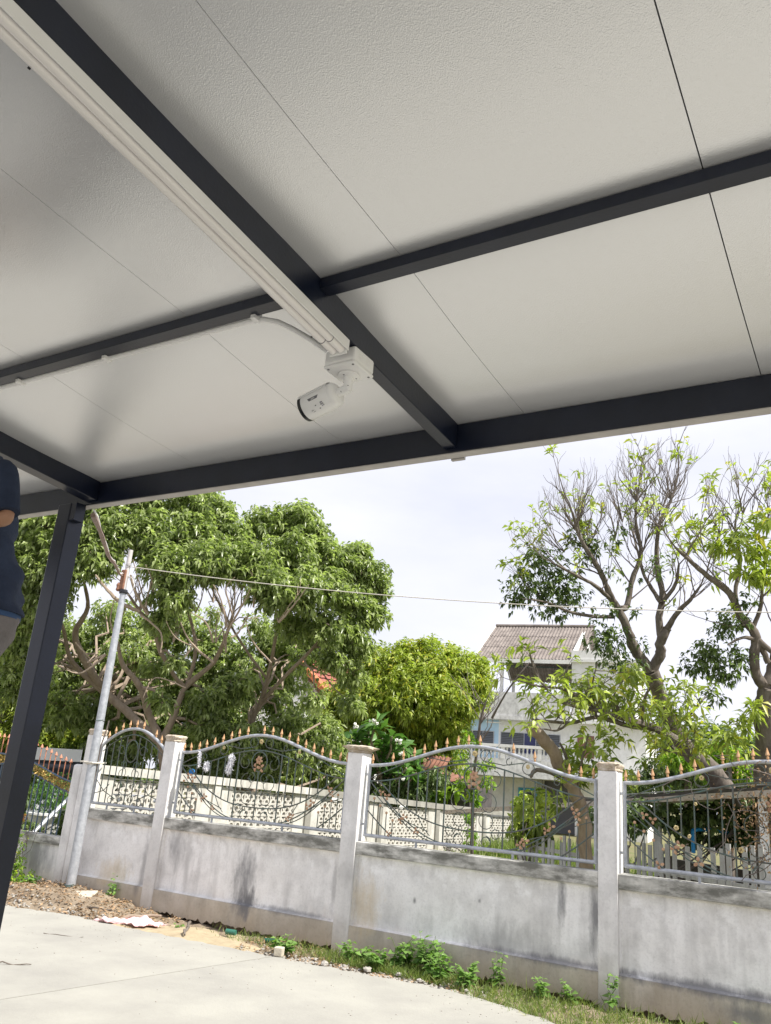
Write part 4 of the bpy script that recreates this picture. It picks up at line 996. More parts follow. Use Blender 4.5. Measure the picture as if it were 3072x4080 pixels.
# ================================================================== RED ROOFED HOUSE behind the big tree
M_TILE = mat('red_roof_tile', (.34, .095, .065), .7, (.24, .07, .05), 9, .2, 40)
M_RIDGE = mat('orange_ridge_tile', (.58, .18, .07), .6)
rh = empty('red_tiled_house', at(1240, 3000, 27), 'white house with red tiled roof half hidden behind the big tree', 'house')
g0, g1, g2 = at(1165, 2590, 27), at(1345, 2800, 27), at(1120, 2810, 27)
back = Vector((.15, 1, 0)).normalized()
base_z = -.07
m = MB(); fr_ = [at(1185, 2660, 27), at(1300, 2800, 27)]; a = fr_[0]; c = fr_[1]
lft = at(1000, 2860, 27)
vs = [Vector((lft.x, lft.y, base_z)), Vector((c.x, c.y, base_z)), c, a, Vector((lft.x, lft.y, lft.z))]
vs += [v+back*7 for v in vs]
m.add(vs, [(0, 1, 2, 3, 4), (9, 8, 7, 6, 5), (0, 5, 6, 1), (1, 6, 7, 2), (4, 3, 8, 9), (0, 4, 9, 5), (2, 7, 8, 3)]); m.build('wall', M_HWHITE, rh)
def tiles(p, along_, down, nl, nd, par):
    """courses of roof tiles: p top corner, along_ and down are whole-edge vectors"""
    al, dn = along_/nl, down/nd; nn = along_.cross(down).normalized(); nn = nn if nn.z > 0 else -nn
    for j in range(nd):
        m = MB(); vs = []
        for i in range(nl*2+1):
            w = nn*(.035*(i % 2))
            vs += [p+al*(i/2)+dn*j+w, p+al*(i/2)+dn*(j+1.06)+w+nn*.045]
        m.add(vs, [(2*i, 2*i+2, 2*i+3, 2*i+1) for i in range(nl*2)]); m.build('tile_course', M_TILE, par)
dn = (g1-g0)*1.10
tiles(g0-back*.3+Vector((0, 0, .12)), back*7.6, dn, 26, 11, rh)
dl = (at(1000, 2830, 27)-g0)*1.05
tiles(g0-back*.3+Vector((0, 0, .12)), back*7.6, dl, 26, 11, rh)
for e in (dn, dl):
    m = MB(); m.tube([g0-back*.35+Vector((0, 0, .14))+e*t for t in np.linspace(0, 1.02, 12)], [.11+.02*(i % 2) for i in range(12)], 8); m.build('ridge_tile', M_RIDGE, rh)
lo = empty('low_tiled_roof', at(930, 2900, 24), 'small patch of dark red tiled roof glimpsed low through the big tree', 'roof')
tiles(at(880, 2770, 24), at(1010, 2770, 24.5)-at(880, 2770, 24), at(860, 2900, 23)-at(880, 2770, 24), 8, 8, lo)
m = MB(); q = at(930, 2900, 24); m.box(q.x-1.6, q.x+1.6, q.y+.2, q.y+3, -.07, q.z); m.build('wall', M_HWHITE, lo)

# ================================================================== SHED, PICKETS, RUSTY HUT
M_RUSTW = mat('rust_spotted_paint', (.50, .44, .40), .7, (.30, .16, .10), 14, .2, 50, ramp=(.5, .72), detail=8)
M_DARKSH = mat('dark_roofing_and_shade', (.055, .05, .048), .7, (.09, .08, .075), 6)
sh = empty('garden_shed', (-4.5, 14, -.07), 'low lean-to shed with rust spotted eave strip and posts under climbing vines', 'shed')
A, B = at(1766, 3236, 18), at(3400, 3140, 9.3); d_ = (B-A).normalized(); n_ = Vector((-d_.y, d_.x, 0)).normalized()
if n_.y < 0: n_ = -n_
C_ = A.lerp(B, .30)
m = MB(); m.bar(A, B, .03, .075); m.build('eave_strip', M_RUSTW, sh)
m = MB()
for t in np.linspace(.02, .98, 46): q = A.lerp(B, t)-n_*.017; m.lathe([(.009, -.002), (.009, .002)], 6, Matrix.Translation(q+Vector((0, 0, .004)))@Matrix.Rotation(PI/2, 4, 'X'))
m.build('rivets', M_BLACK, sh)['kind'] = 'stuff'
m = MB(); up_ = Vector((0, 0, .085)); vs = [C_+up_, B+up_, B+up_+n_*3.4+Vector((0, 0, .25)), C_+up_+n_*3.4+Vector((0, 0, .25))]; vs += [v-Vector((0, 0, .042)) for v in vs]
m.add(vs, [(0, 1, 2, 3), (7, 6, 5, 4), (0, 4, 5, 1), (1, 5, 6, 2), (2, 6, 7, 3), (3, 7, 4, 0)]); m.build('roof_sheet', M_DARKSH, sh)
m = MB(); m.bar(C_.lerp(B, .42)+Vector((0, 0, .10)), B+Vector((0, 0, .11)), .05, .012); m.build('flashing', M_GALV, sh)
for t in (.0, .27, .52, .8):
    q = C_.lerp(B, t)+n_*.12; m = MB(); m.box(q.x-.05, q.x+.05, q.y-.05, q.y+.05, -.07, q.z); m.build('post', M_PILLAR, sh)
q0, q1 = C_+n_*3.2, B+n_*3.2
m = MB(); vs = [Vector((q0.x, q0.y, -.07)), Vector((q1.x, q1.y, -.07)), Vector((q1.x, q1.y, .62)), Vector((q0.x, q0.y, .62))]; vs += [v+n_*.1 for v in vs]
m.add(vs, [(0, 1, 2, 3), (7, 6, 5, 4), (3, 2, 6, 7), (0, 3, 7, 4), (1, 5, 6, 2)]); m.build('back_wall', M_DARKSH, sh)  # wall coloured dark to stand in for shade under the shed roof
M_PICK = mat('weathered_white_board', (.50, .50, .50), .85, (.34, .33, .32), 12, .3, 40, stretch=(1, 1, .2))
pf = empty('picket_fence', at(2600, 3500, 11.5), 'low fence of weathered white boards in pairs in front of the shed', 'fence')
A2, B2 = at(2110, 3345, 14.6), at(3400, 3390, 8.6)
n = 52
for i in range(n):
    if i % 4 == 3 or i % 13 == 7: continue
    q = A2.lerp(B2, i/n); h = q.z+random.gauss(0, .025); m = MB(); w = .036
    dd = (B2-A2).normalized(); m.bar(Vector((q.x, q.y, -.07)), Vector((q.x+random.gauss(0, .012), q.y, h)), w*2, .018, n_); m.build('board', M_PICK, pf)
for z in (.25, .70):
    m = MB(); m.bar(Vector((A2.x, A2.y+.03, z)), Vector((B2.x, B2.y+.03, z)), .03, .06); m.build('cross_rail', M_PICK, pf)
hut = empty('rusty_hut', at(1790, 3300, 24), 'small dark hut with curled rusty corrugated roof sheets beside the frangipani', 'hut')
M_RUSTS = mat('rusty_sheet', (.28, .13, .085), .85, (.16, .075, .05), 5, .3, 30, detail=8)
for a_, b_, c_ in (((1705, 3010, 24), (1800, 3020, 23.5), (1765, 3080, 23)), ((1740, 3060, 23.4), (1860, 3100, 23.8), (1800, 3125, 23)), ((1660, 3080, 24), (1760, 3095, 23.4), (1770, 3130, 22.8))):
    a_, b_, c_ = at(*a_), at(*b_), at(*c_); m = MB(); vs = []
    for i in range(25):
        t = i/24
        for s in (0, .5, 1): vs.append(a_.lerp(b_, t)+(c_-b_)*s+Vector((0, -.02, .02*math.sin(t*38)+.10*s*s*(t-.3))))
    m.add(vs, [(3*i+j, 3*i+3+j, 3*i+4+j, 3*i+1+j) for i in range(24) for j in (0, 1)]); o = m.build('roof_sheet', M_RUSTS, hut, smooth=True)
    md = o.modifiers.new('s', 'SOLIDIFY'); md.thickness = .01
q = at(1760, 3200, 24.5); m = MB(); m.box(q.x-.9, q.x+.9, q.y, q.y+1.6, -.07, at(1740, 3110, 24.5).z); m.build('hut_wall', M_DARKSH, hut)

# ================================================================== CAR, POT AND RAILS seen through the blue railing
car = empty('parked_car', at(265, 3240, 17.5), 'white parked car glimpsed behind the blue railing at the left', 'car')
M_CAR = mat('white_car_paint', (.72, .73, .75), .2, (.70, .71, .73), 2)
c0 = at(265, 3240, 17.5); c0.z = -.07
fwc = (_rt*.9+Vector((0, .3, 0))); fwc.z = 0; fwc.normalize(); sdc = Vector((-fwc.y, fwc.x, 0))
CM = Matrix((fwc, sdc, Vector((0, 0, 1)))).transposed().to_4x4(); CM.translation = c0
def loft(secs, name, mt, par, bev=0.03):
    m = MB(); n = len(secs[0]); vs = [CM@Vector(v) for s in secs for v in s]
    fs = [(i*n+k, i*n+(k+1) % n, (i+1)*n+(k+1) % n, (i+1)*n+k) for i in range(len(secs)-1) for k in range(n)]+[tuple(reversed(range(n))), tuple((len(secs)-1)*n+k for k in range(n))]
    m.add(vs, fs); return m.build(name, mt, par, bevel=bev, smooth=True)
def sect(x, w, z0, z1, ins=.06): return [(x, -w+ins, z0), (x, w-ins, z0), (x, w, z0+.2), (x, w, z1-.12), (x, w-ins, z1), (x, -w+ins, z1), (x, -w, z1-.12), (x, -w, z0+.2)]
loft([sect(-2.1, .75, .35, .85), sect(-1.95, .86, .25, 1.02), sect(-1.0, .88, .22, 1.06), sect(.7, .88, .22, 1.04), sect(1.7, .86, .25, .92), sect(2.15, .72, .32, .72)], 'body', M_CAR, car)
loft([sect(-1.75, .66, 1.0, 1.07, .05), sect(-1.2, .66, 1.0, 1.55, .1), sect(.1, .66, 1.0, 1.60, .1), sect(.95, .66, 1.0, 1.08, .05)], 'cabin', M_GLASS, car)
loft([sect(-1.25, .62, 1.56, 1.62, .06), sect(.15, .62, 1.60, 1.66, .06)], 'roof', M_CAR, car, .01)
for x in (-1.3, 1.35):
    for s in (-1, 1):
        q = CM@Vector((x, s*.80, .33)); m = MB(); m.tube([q-sdc*.1, q+sdc*.1], .33, 20); wobj = m.build('wheel', M_BLACK, car); m = MB(); m.tube([q-sdc*.105, q+sdc*.105], .19, 14); m.build('rim', M_GALV, wobj)
q = CM@Vector((.0, -.885, .78)); m = MB(); m.tube([q, q-sdc*.02], .16, 18); m.build('round_emblem', mat('red_emblem', (.45, .03, .03), .4), car)
m = MB(); m.tube([q-sdc*.0, q-sdc*.025], .10, 18); m.build('emblem_centre', mat('green_emblem', (.30, .36, .10), .5), car)

pp = at(200, 3225, 13.5); pt = empty('planter', (pp.x, pp.y, .3), 'white rimmed basin planter with a clipped round shrub behind the blue railing', 'planter')
m = MB(); m.lathe([(.18, -.38), (.30, 0), (.36, .16), (.40, .17), (.40, .20), (.35, .20)], 24, Matrix.Translation((pp.x, pp.y, .46))); m.build('basin', M_HWHITE, pt, smooth=True)
def bulk(name, clumps, mt, parent, n, length, width, tint=(.1, .9), per=(5, 8), shell=(.4, 1), drop=.2, spread=1.0, kind=None, rings=None):
    """crown of leaf whorls over a list of (centre, radii, weight)"""
    parts = []; tot = sum(w for _, _, w in clumps)
    for c, r, w in clumps:
        k = max(3, int(n*w/tot)); tp, dd = clump_tips(c, r, k, shell); parts.append(whorls(tp, dd, per, length, width, tint, spread, drop))
    a = join(*parts); me = leaf_mesh(name, *a); return leaf_object(name, me, mt, parent, kind)
bulk('shrub', [((pp.x, pp.y, .95), (.42, .42, .32), 1)], M_LFRANG, pt, 420, .05, .03, per=(4, 6), shell=(.2, 1))
q = Vector((pp.x, pp.y, 0)); m = MB(); m.lathe([(.30, 0), (.33, .06), (.16, .12)], 16, Matrix.Translation((pp.x, pp.y, -.05))); m.build('stand', M_CREAM, pt)
a, c = at(140, 3310, 12.0), at(275, 3180, 12.6); m = MB(); m.tube([a-(c-a)*.4, c+(c-a)*.5], .03, 8)
tag(m.build('leaning_pipe', M_GALV), 'grey pipe leaning diagonally behind the blue railing', 'pipe')

# ================================================================== TREES
def tree(name, base, label, cat='tree', group=None): return empty(name, base, label, cat, group)
def limb(pts, parent, mt, name='limb', n=9, noise=.02, sub=5, k_=1.0):
    """pts: [(px, py, depth, width_px)] traced; smooth tapered tube"""
    P_ = [at(a, b, d) for a, b, d, w in pts]; R__ = [w*d/FPX/2*k_ for a, b, d, w in pts]
    out, rad = [], []
    for i in range(len(P_)-1):
        p0, p1, p2, p3 = P_[max(i-1, 0)], P_[i], P_[i+1], P_[min(i+2, len(P_)-1)]
        for k in range(sub):
            t = k/sub; q = .5*((2*p1)+(p2-p0)*t+(2*p0-5*p1+4*p2-p3)*t*t+(3*p1-p0-3*p2+p3)*t**3)
            out.append(q+Vector((random.gauss(0, 1), random.gauss(0, 1), random.gauss(0, 1)))*noise*R__[i]*3); rad.append((R__[i]+(R__[i+1]-R__[i])*t)*(1+random.gauss(0, .05)))
    out.append(P_[-1]); rad.append(R__[-1])
    b = MB(); b.tube(out, rad, n); b.build(name, mt, parent)
    return out, rad

# ---- the big tree on the left
D0 = 16.5
bt = tree('big_leafy_tree', (at(640, 3000, D0).x, at(640, 3000, D0).y, -.07), 'huge spreading green tree with bare pale inner branches filling the left')
L1 = [(690, 3420, D0, 80), (655, 3130, D0, 75), (640, 2960, D0, 70)]
nodes = []
for pts in ([(690, 3440, D0, 85), (660, 3130, D0, 75), (640, 2960, D0, 66), (595, 2850, D0, 52), (560, 2740, D0-.3, 46), (490, 2650, D0-.6, 34), (470, 2560, D0-.9, 22)],
            [(640, 2960, D0, 60), (690, 2860, D0, 50), (740, 2740, D0+.2, 42), (850, 2640, D0, 34), (905, 2520, D0-.4, 26), (930, 2440, D0-.6, 16)],
            [(740, 2740, D0+.2, 30), (780, 2580, D0+.4, 26), (740, 2380, D0+.6, 20), (760, 2250, D0, 14)],
            [(960, 3320, D0+1, 56), (1000, 2900, D0+1, 44), (1040, 2800, D0+1, 40), (1080, 2640, D0+.8, 28), (1110, 2480, D0+.6, 22), (1150, 2370, D0+.2, 14)],
            [(1040, 2800, D0+1, 32), (1130, 2700, D0+.7, 28), (1230, 2600, D0+.4, 24), (1320, 2500, D0+.3, 18), (1420, 2400, D0+.5, 12)],
            [(420, 2760, D0+1, 60), (330, 2620, D0+.6, 54), (300, 2520, D0+.4, 44), (350, 2420, D0+.3, 30), (330, 2300, D0, 18)],
            [(640, 2960, D0, 60), (520, 2850, D0+.8, 60), (420, 2760, D0+1, 60), (290, 2640, D0+.6, 32), (250, 2500, D0+.2, 24), (200, 2380, D0-.2, 14)],
            [(640, 2600, D0-.4, 34), (610, 2500, D0-.5, 40), (560, 2440, D0-.6, 24), (500, 2350, D0-.8, 14)],
            [(640, 2600, D0-.4, 34), (700, 2700, D0, 30), (740, 2740, D0+.2, 30)],
            [(1060, 2700, D0+.8, 20), (960, 2560, D0+.8, 18), (860, 2380, D0+1, 14), (800, 2220, D0+1, 10)]):
    o_, r_ = limb(pts, bt, M_BARKL, 'trunk' if pts[0][3] > 50 and pts[0][1] > 3000 else 'limb', k_=.55); nodes += list(zip(o_, r_))
bleach = [[(560, 2440, 22), (480, 2400, 20), (420, 2340, 15), (380, 2290, 8)], [(590, 2450, 18), (540, 2360, 15), (520, 2290, 9)], [(350, 2640, 12), (420, 2610, 14), (330, 2680, 10), (265, 2670, 5)],
          [(360, 2625, 10), (300, 2560, 7)], [(560, 2450, 14), (640, 2520, 10), (640, 2600, 6)], [(600, 2430, 9), (610, 2330, 7), (580, 2250, 4)], [(590, 2440, 9), (545, 2290, 6), (530, 2230, 4)],
          [(850, 2640, 15), (760, 2560, 11), (720, 2480, 5)], [(850, 2560, 12), (820, 2480, 8), (760, 2440, 4)], [(905, 2520, 14), (960, 2420, 9), (1000, 2340, 4)],
          [(905, 2500, 12), (880, 2390, 8), (850, 2330, 5)], [(740, 2740, 8), (620, 2700, 6), (570, 2780, 3)], [(1110, 2480, 13), (1180, 2400, 8), (1230, 2330, 4)],
          [(930, 2460, 10), (900, 2350, 7), (935, 2300, 4)], [(470, 2560, 12), (440, 2480, 8), (455, 2390, 5)], [(1080, 2640, 10), (1010, 2560, 8), (980, 2480, 4)],
          [(780, 2580, 9), (700, 2540, 6), (660, 2470, 3)], [(640, 2240, 7), (600, 2330, 8), (580, 2420, 10)], [(990, 2450, 8), (950, 2520, 9), (920, 2540, 10)]]
for q in bleach:
    limb([(a, b, D0-1.0-.1*i, w) for i, (a, b, w) in enumerate(q)], bt, M_TWIGL, 'bare_branch', 6, .05, k_=.75)
CL = []
def cl(px, py, r, d=0., w=1., rz=.85): CL.append(((tuple(at(px, py, D0+d))), (r*(D0+d)/FPX, r*(D0+d)/FPX*.9, r*rz*(D0+d)/FPX), w*(r/100)**2))
for px, py, r, d, w in [
    (150, 1960, 130, 0, 1), (360, 1960, 130, 0, 1), (580, 1960, 120, .3, 1), (780, 1990, 95, .5, 1), (880, 2030, 65, .6, 1),
    (60, 2130, 120, -.3, 1.2), (230, 2110, 120, -.6, 1.2), (420, 2110, 115, -.4, 1.1), (600, 2130, 115, -.2, 1.1), (770, 2130, 110, 0, 1.1), (920, 2140, 95, .5, 1), (1060, 2090, 85, .9, 1.3), (1180, 2080, 85, 1, 1.4), (1260, 2130, 60, 1, 1.4),
    (70, 2280, 120, -.8, 1), (230, 2260, 110, -.9, 1.1), (380, 2220, 95, -.8, .9), (680, 2250, 95, -.8, 1.1), (840, 2240, 100, -.6, 1.2), (1000, 2240, 100, -.3, 1.2), (1150, 2210, 100, .3, 1.2), (1290, 2220, 85, .8, 1.3), (1400, 2240, 80, .9, 1.4), (1440, 2190, 40, 1, 1.4), (1480, 2300, 75, 1, 1.4), (1510, 2350, 45, 1, 1.5),
    (60, 2420, 105, -.6, 1), (190, 2400, 90, -.9, .8), (690, 2360, 80, -.9, 1), (1080, 2350, 90, -.7, 1), (1200, 2350, 95, -.4, 1.1), (1320, 2350, 90, .2, 1), (1420, 2400, 75, .6, 1.2), (1490, 2440, 60, .8, 1.2),
    (60, 2560, 100, -.4, .9), (180, 2560, 70, .8, .5), (640, 2480, 65, -.7, .6), (1180, 2480, 85, .2, .8), (1300, 2490, 80, 0, .8), (1400, 2520, 70, .4, 1), (1440, 2580, 55, .6, 1),
    (70, 2720, 100, -.2, .9), (180, 2700, 70, 1.3, .5), (460, 2600, 70, 1.6, .5), (640, 2660, 70, .9, .6), (1180, 2620, 60, 1.4, .3), (1330, 2620, 70, .2, .9), (1400, 2680, 60, .6, .8), (1000, 2660, 60, 1.8, .5),
    (250, 2820, 90, 1, .8), (400, 2860, 90, 1.4, 1), (700, 2640, 45, -.8, .5), (560, 2620, 60, 1.8, .7), (650, 2790, 50, -.8, .5), (830, 2800, 80, .2, .9), (940, 2740, 80, .4, .9), (1100, 2800, 65, 1.6, .7), (1150, 2880, 60, .8, .8), (840, 2910, 85, .2, 1.1), (740, 2960, 70, .8, .9), (960, 2950, 80, .2, 1.1), (1080, 2960, 80, .6, 1), (540, 2960, 70, 1.2, 1), (400, 3000, 80, 1.2, 1),
    (1180, 3010, 70, .6, 1), (1280, 2980, 45, 1, .7), (1250, 2780, 55, -.2, .5), (1400, 2800, 55, .8, .7), (1050, 3060, 80, .6, 1), (900, 3060, 80, .6, 1), (760, 3070, 80, .6, 1), (500, 3060, 70, 1, 1),
    (120, 2500, 95, 3.4, 1), (250, 2540, 95, 3.6, 1), (380, 2620, 95, 3.6, 1), (480, 2480, 95, 3.8, 1), (620, 2560, 95, 3.8, 1), (700, 2480, 95, 3.9, 1), (820, 2560, 95, 3.9, 1), (560, 2680, 95, 3.6, 1), (680, 2760, 95, 3.6, 1), (820, 2700, 95, 3.8, 1), (930, 2620, 95, 3.8, 1), (1080, 2560, 95, 3.6, 1), (1180, 2560, 95, 3.6, 1), (1000, 2750, 95, 3.6, 1), (1130, 2700, 95, 3.4, 1), (260, 2720, 95, 3.6, 1), (200, 2840, 95, 3.4, 1), (320, 2880, 95, 3.4, 1), (600, 2820, 95, 3.4, 1), (760, 2860, 95, 3.4, 1), (500, 2820, 95, 3.6, 1), (420, 2700, 95, 3.8, 1), (900, 2780, 95, 3.4, 1), (1200, 2900, 95, 3.2, 1), (1280, 2930, 95, 3.2, 1), (1200, 3040, 95, 3.2, 1), (1330, 3060, 95, 3.2, 1), (100, 2640, 95, 3.4, 1), (340, 2560, 95, 3.8, 1), (1270, 2560, 95, 3.2, 1),
    # shaded mass deeper in
    (500, 2720, 120, 3.2, .9), (750, 2700, 90, 3.4, .4), (620, 2900, 110, 3.2, 1), (330, 2740, 90, 3.2, .6), (900, 2850, 120, 3, 1), (1050, 2950, 100, 3, .9), (750, 3000, 120, 3, 1), (450, 2990, 120, 3, 1), (160, 2860, 120, 3, .8), (1020, 2480, 60, 2.5, .4), (560, 2560, 60, 2.8, .4), (1120, 3050, 120, 3, 1),
    (420, 2440, 60, 2.8, .4), (240, 2620, 60, 2.8, .5), (850, 2450, 50, 2.8, .3)]: cl(px, py, r, d, w)
bulk('crown', CL, M_LBIG, bt, 33000, .14, .056, (.05, .98), (4, 8), (.15, 1.5), .55, 1.0, 'stuff')
tw = MB(); npos = np.array([tuple(n_[0]) for n_ in nodes])
for c, r, w in CL:
    c_ = Vector(c); i = int(np.argmin(((npos-np.array(c))**2).sum(1))); s = nodes[i][0]
    tw.tube(curve(s, c_, 5, .1, .05), [min(.045, nodes[i][1]*.6)*(1-.12*k) for k in range(6)], 5, cap=False)
    for k in range(5):
        e = c_+Vector(rng.normal(size=3)).normalized()*r[0]*.85; tw.tube(curve(c_, e, 4, 0, .08), [.014, .011, .009, .007, .004], 4, cap=False)
tw.build('branches', M_BARKL, bt)['kind'] = 'stuff'

# ---- bare twiggy sprays of the big tree (middle)
tw = MB(); tips = []
for px, py in ((860, 2560), (905, 2480), (930, 2440), (780, 2440), (960, 2420), (850, 2400), (1010, 2420), (560, 2430), (600, 2410), (540, 2400), (1110, 2480), (470, 2520), (690, 2560), (900, 2600)):
    p = at(px, py, D0-.9)
    for k in range(2): grow(tw, p, (random.gauss(0, .5), random.gauss(0, .3), 1), .42, .016, 2, tips, .5, 4, (2, 3), .6, 4)
tw.build('twigs', M_TWIGL, bt)['kind'] = 'stuff'

# ---- mango tree in the middle distance
D1 = 25.
mt_ = tree('mango_tree', (at(1640, 3200, D1).x, at(1640, 3200, D1).y, -.07), 'dense yellow green mango tree between the big tree and the white house')
limb([(1650, 3480, D1, 60), (1640, 3150, D1, 50), (1600, 2900, D1, 36), (1560, 2750, D1, 22)], mt_, M_BARK, 'trunk'); limb([(1640, 3150, D1, 36), (1720, 2950, D1, 26), (1780, 2780, D1, 16)], mt_, M_BARK, 'limb')
CL = []
def cl2(px, py, r, d=0., w=1., base=D1): CL.append(((tuple(at(px, py, base+d))), (r*(base+d)/FPX, r*(base+d)/FPX, r*.8*(base+d)/FPX), w*(r/100)**2))
for px, py, r, d in ((1500, 2600, 30, 0), (1610, 2585, 35, .2), (1700, 2575, 40, 0), (1790, 2600, 32, .3), (1900, 2640, 35, 0), (1450, 2660, 35, 0), (1560, 2660, 75, 0), (1640, 2650, 75, 0), (1730, 2650, 80, 0), (1820, 2680, 80, 0), (1880, 2700, 60, .2), (1500, 2700, 80, .2), (1440, 2760, 75, .3), (1540, 2780, 90, -.6), (1640, 2760, 95, -.8), (1740, 2760, 90, -.8), (1830, 2790, 75, -.2), (1890, 2770, 55, 0),
                     (1480, 2830, 80, -.2), (1620, 2880, 100, 0), (1720, 2880, 90, 0), (1790, 2880, 60, -.2), (1690, 2980, 90, 0), (1760, 2960, 60, 0), (1780, 3040, 60, .2), (1400, 2880, 70, .4), (1560, 2980, 90, .4), (1640, 3060, 90, .4), (1330, 2860, 55, .2), (1360, 2780, 55, .4), (1300, 2940, 55, .4)): cl2(px, py, r, d)
bulk('crown', CL, M_LMANGO, mt_, 9500, .20, .060, (.35, 1.0), (5, 9), (.05, 2.3), .15, 1.0, 'stuff')

# ---- far greenery that closes the gaps
for k, (lab, cls, base, mt2, n, ln_) in enumerate((
    ('bright yellow green tree low behind the black post at the left edge', [(20, 2760, 110), (90, 2900, 110), (180, 3000, 110), (40, 3000, 110), (250, 2950, 80), (130, 2820, 80), (320, 3020, 70)], 19., M_LMANGO, 2200, .16),
    ('dark green undergrowth between the big tree and the frangipani above the garden wall', [(1150, 3080, 90), (1260, 3060, 90), (1340, 3080, 80), (1420, 3130, 80), (1540, 3150, 80), (1650, 3160, 80), (1040, 3060, 80), (900, 3040, 80), (1740, 3100, 60)], 21.5, M_LVINE, 2400, .14),
    ('dark bushy tree low behind the shed roof and right pillar', [(2720, 2980, 110), (2850, 2960, 120), (2980, 3000, 110), (2640, 3070, 90), (2780, 3100, 110), (2920, 3100, 110), (3060, 3020, 100), (3060, 3120, 100), (2560, 3120, 80)], 19., M_LVINE, 2600, .13),
    ('feathery bright green shrub behind the leaning mango trunk', [(2880, 3010, 70), (2950, 3060, 70), (2830, 3060, 60), (2700, 3020, 60)], 15., M_LLIME, 500, .12))):
    CL = []
    for px, py, r in cls: cl2(px, py, r, 0, 1, base)
    p = at(cls[0][0], cls[0][1], base); t2 = tree('background_tree', (p.x, p.y, -.07), lab)
    bulk('crown', CL, mt2, t2, n, ln_, ln_*.32, (.1, .95), (5, 8), (.3, 1.0), .3, 1.0, 'stuff')
    b = MB(); b.tube([(p.x, p.y, -.07), (p.x+.1, p.y, p.z)], [.10, .05], 8); b.build('trunk', M_BARK, t2)
CL = []
for px, py, r in [(x, 3130+30*math.sin(x), 110) for x in range(-100, 3300, 150)]: cl2(px, py+40, r, 0, 1, 60)
p = at(1500, 3200, 60)
tag(bulk('distant_treeline', CL, M_LVINE, None, 5000, .7, .35, (.1, .9), (5, 8), (.2, 1), .2, 1.0), kind='stuff')

# ---- big mango on the right, sparse and twiggy
D2 = 12.5
ta = tree('twiggy_mango_tree', (at(2900, 3200, 13).x, at(2900, 3200, 13).y, -.07), 'tall sparse mango tree with bare twigs on top and a leaning forked trunk')
tips = []; brs = MB()
def sprout(pts, step, ln_, r, lv, up=.55, spread=.55, p=.9, start=0.25):
    n = len(pts)
    for i in range(int(n*start), n, step):
        if random.random() > p: continue
        d = (pts[min(i+1, n-1)]-pts[max(i-1, 0)]).normalized(); s = Vector((random.gauss(0, 1), random.gauss(0, .8), random.gauss(0, .4))).normalized()
        grow(brs, pts[i], d*.45+s*.75+Vector((0, 0, .35)), ln_*random.uniform(.7, 1.2), r, lv, tips, up, 4, (2, 3), spread, 5)
    grow(brs, pts[-1], (pts[-1]-pts[-3]).normalized()+Vector((0, 0, .3)), ln_, r, lv, tips, up, 4, (2, 4), spread, 5)
tr_, _ = limb([(3000, 3420, 13.4, 95), (2880, 3135, 13.1, 80), (2790, 3030, 12.9, 72), (2720, 2960, 12.8, 66), (2665, 2860, 12.7, 62), (2625, 2760, 12.6, 60), (2595, 2675, 12.5, 58)], ta, M_BARK, 'trunk', 12)
A1, _ = limb([(2595, 2675, 12.5, 48), (2560, 2635, 12.5, 44), (2526, 2581, 12.5, 40), (2498, 2503, 12.4, 34), (2463, 2426, 12.4, 32)], ta, M_BARK)
A2_, _ = limb([(2463, 2426, 12.4, 28), (2425, 2360, 12.3, 24), (2392, 2278, 12.2, 22), (2336, 2187, 12.1, 18), (2301, 2117, 12.1, 14), (2280, 2040, 12, 10)], ta, M_BARK)
A3, _ = limb([(2463, 2426, 12.4, 26), (2498, 2412, 12.5, 24), (2519, 2306, 12.6, 20), (2554, 2208, 12.7, 17), (2533, 2081, 12.8, 12), (2536, 1980, 12.8, 7)], ta, M_BARK)
A4, _ = limb([(2440, 2395, 12.4, 20), (2380, 2340, 12.0, 16), (2310, 2300, 11.8, 13), (2216, 2250, 11.7, 9)], ta, M_BARK)
A5, _ = limb([(2445, 2458, 12.4, 16), (2360, 2455, 12.2, 14), (2266, 2437, 12.0, 12), (2180, 2400, 11.9, 8), (2080, 2385, 11.8, 5)], ta, M_BARK)
B1, _ = limb([(2595, 2675, 12.5, 44), (2630, 2610, 12.5, 42), (2632, 2560, 12.5, 38), (2660, 2503, 12.5, 34)], ta, M_BARK)
B2_, _ = limb([(2635, 2560, 12.5, 30), (2625, 2460, 12.6, 28), (2640, 2370, 12.7, 24), (2618, 2257, 12.8, 20), (2625, 2095, 12.9, 15), (2674, 1990, 13, 10), (2700, 1900, 13, 6)], ta, M_BARK)
B3, _ = limb([(2660, 2503, 12.5, 26), (2700, 2440, 12.4, 20), (2750, 2390, 12.3, 15), (2793, 2330, 12.2, 8)], ta, M_BARK)
B4, _ = limb([(2640, 2400, 12.6, 18), (2690, 2330, 12.6, 14), (2705, 2250, 12.6, 9)], ta, M_BARK)
B5, _ = limb([(2632, 2400, 12.6, 18), (2570, 2300, 12.8, 14), (2547, 2220, 12.9, 10), (2520, 2120, 13, 6)], ta, M_BARK)
for q in (A2_, A3, B2_, B5): sprout(q, 3, .50, .013, 2)
for q in (A4, B3, B4): sprout(q, 4, .42, .011, 2)
for px, py in ((2290, 2110), (2536, 2000), (2674, 1990), (2625, 2100), (2340, 2190), (2560, 2200)):
    for k in range(11): grow(brs, at(px, py, 12.4), (random.gauss(0, .55), random.gauss(0, .3), 1), .48, .009, 2, tips, .7, 4, (2, 3), .5, 4)
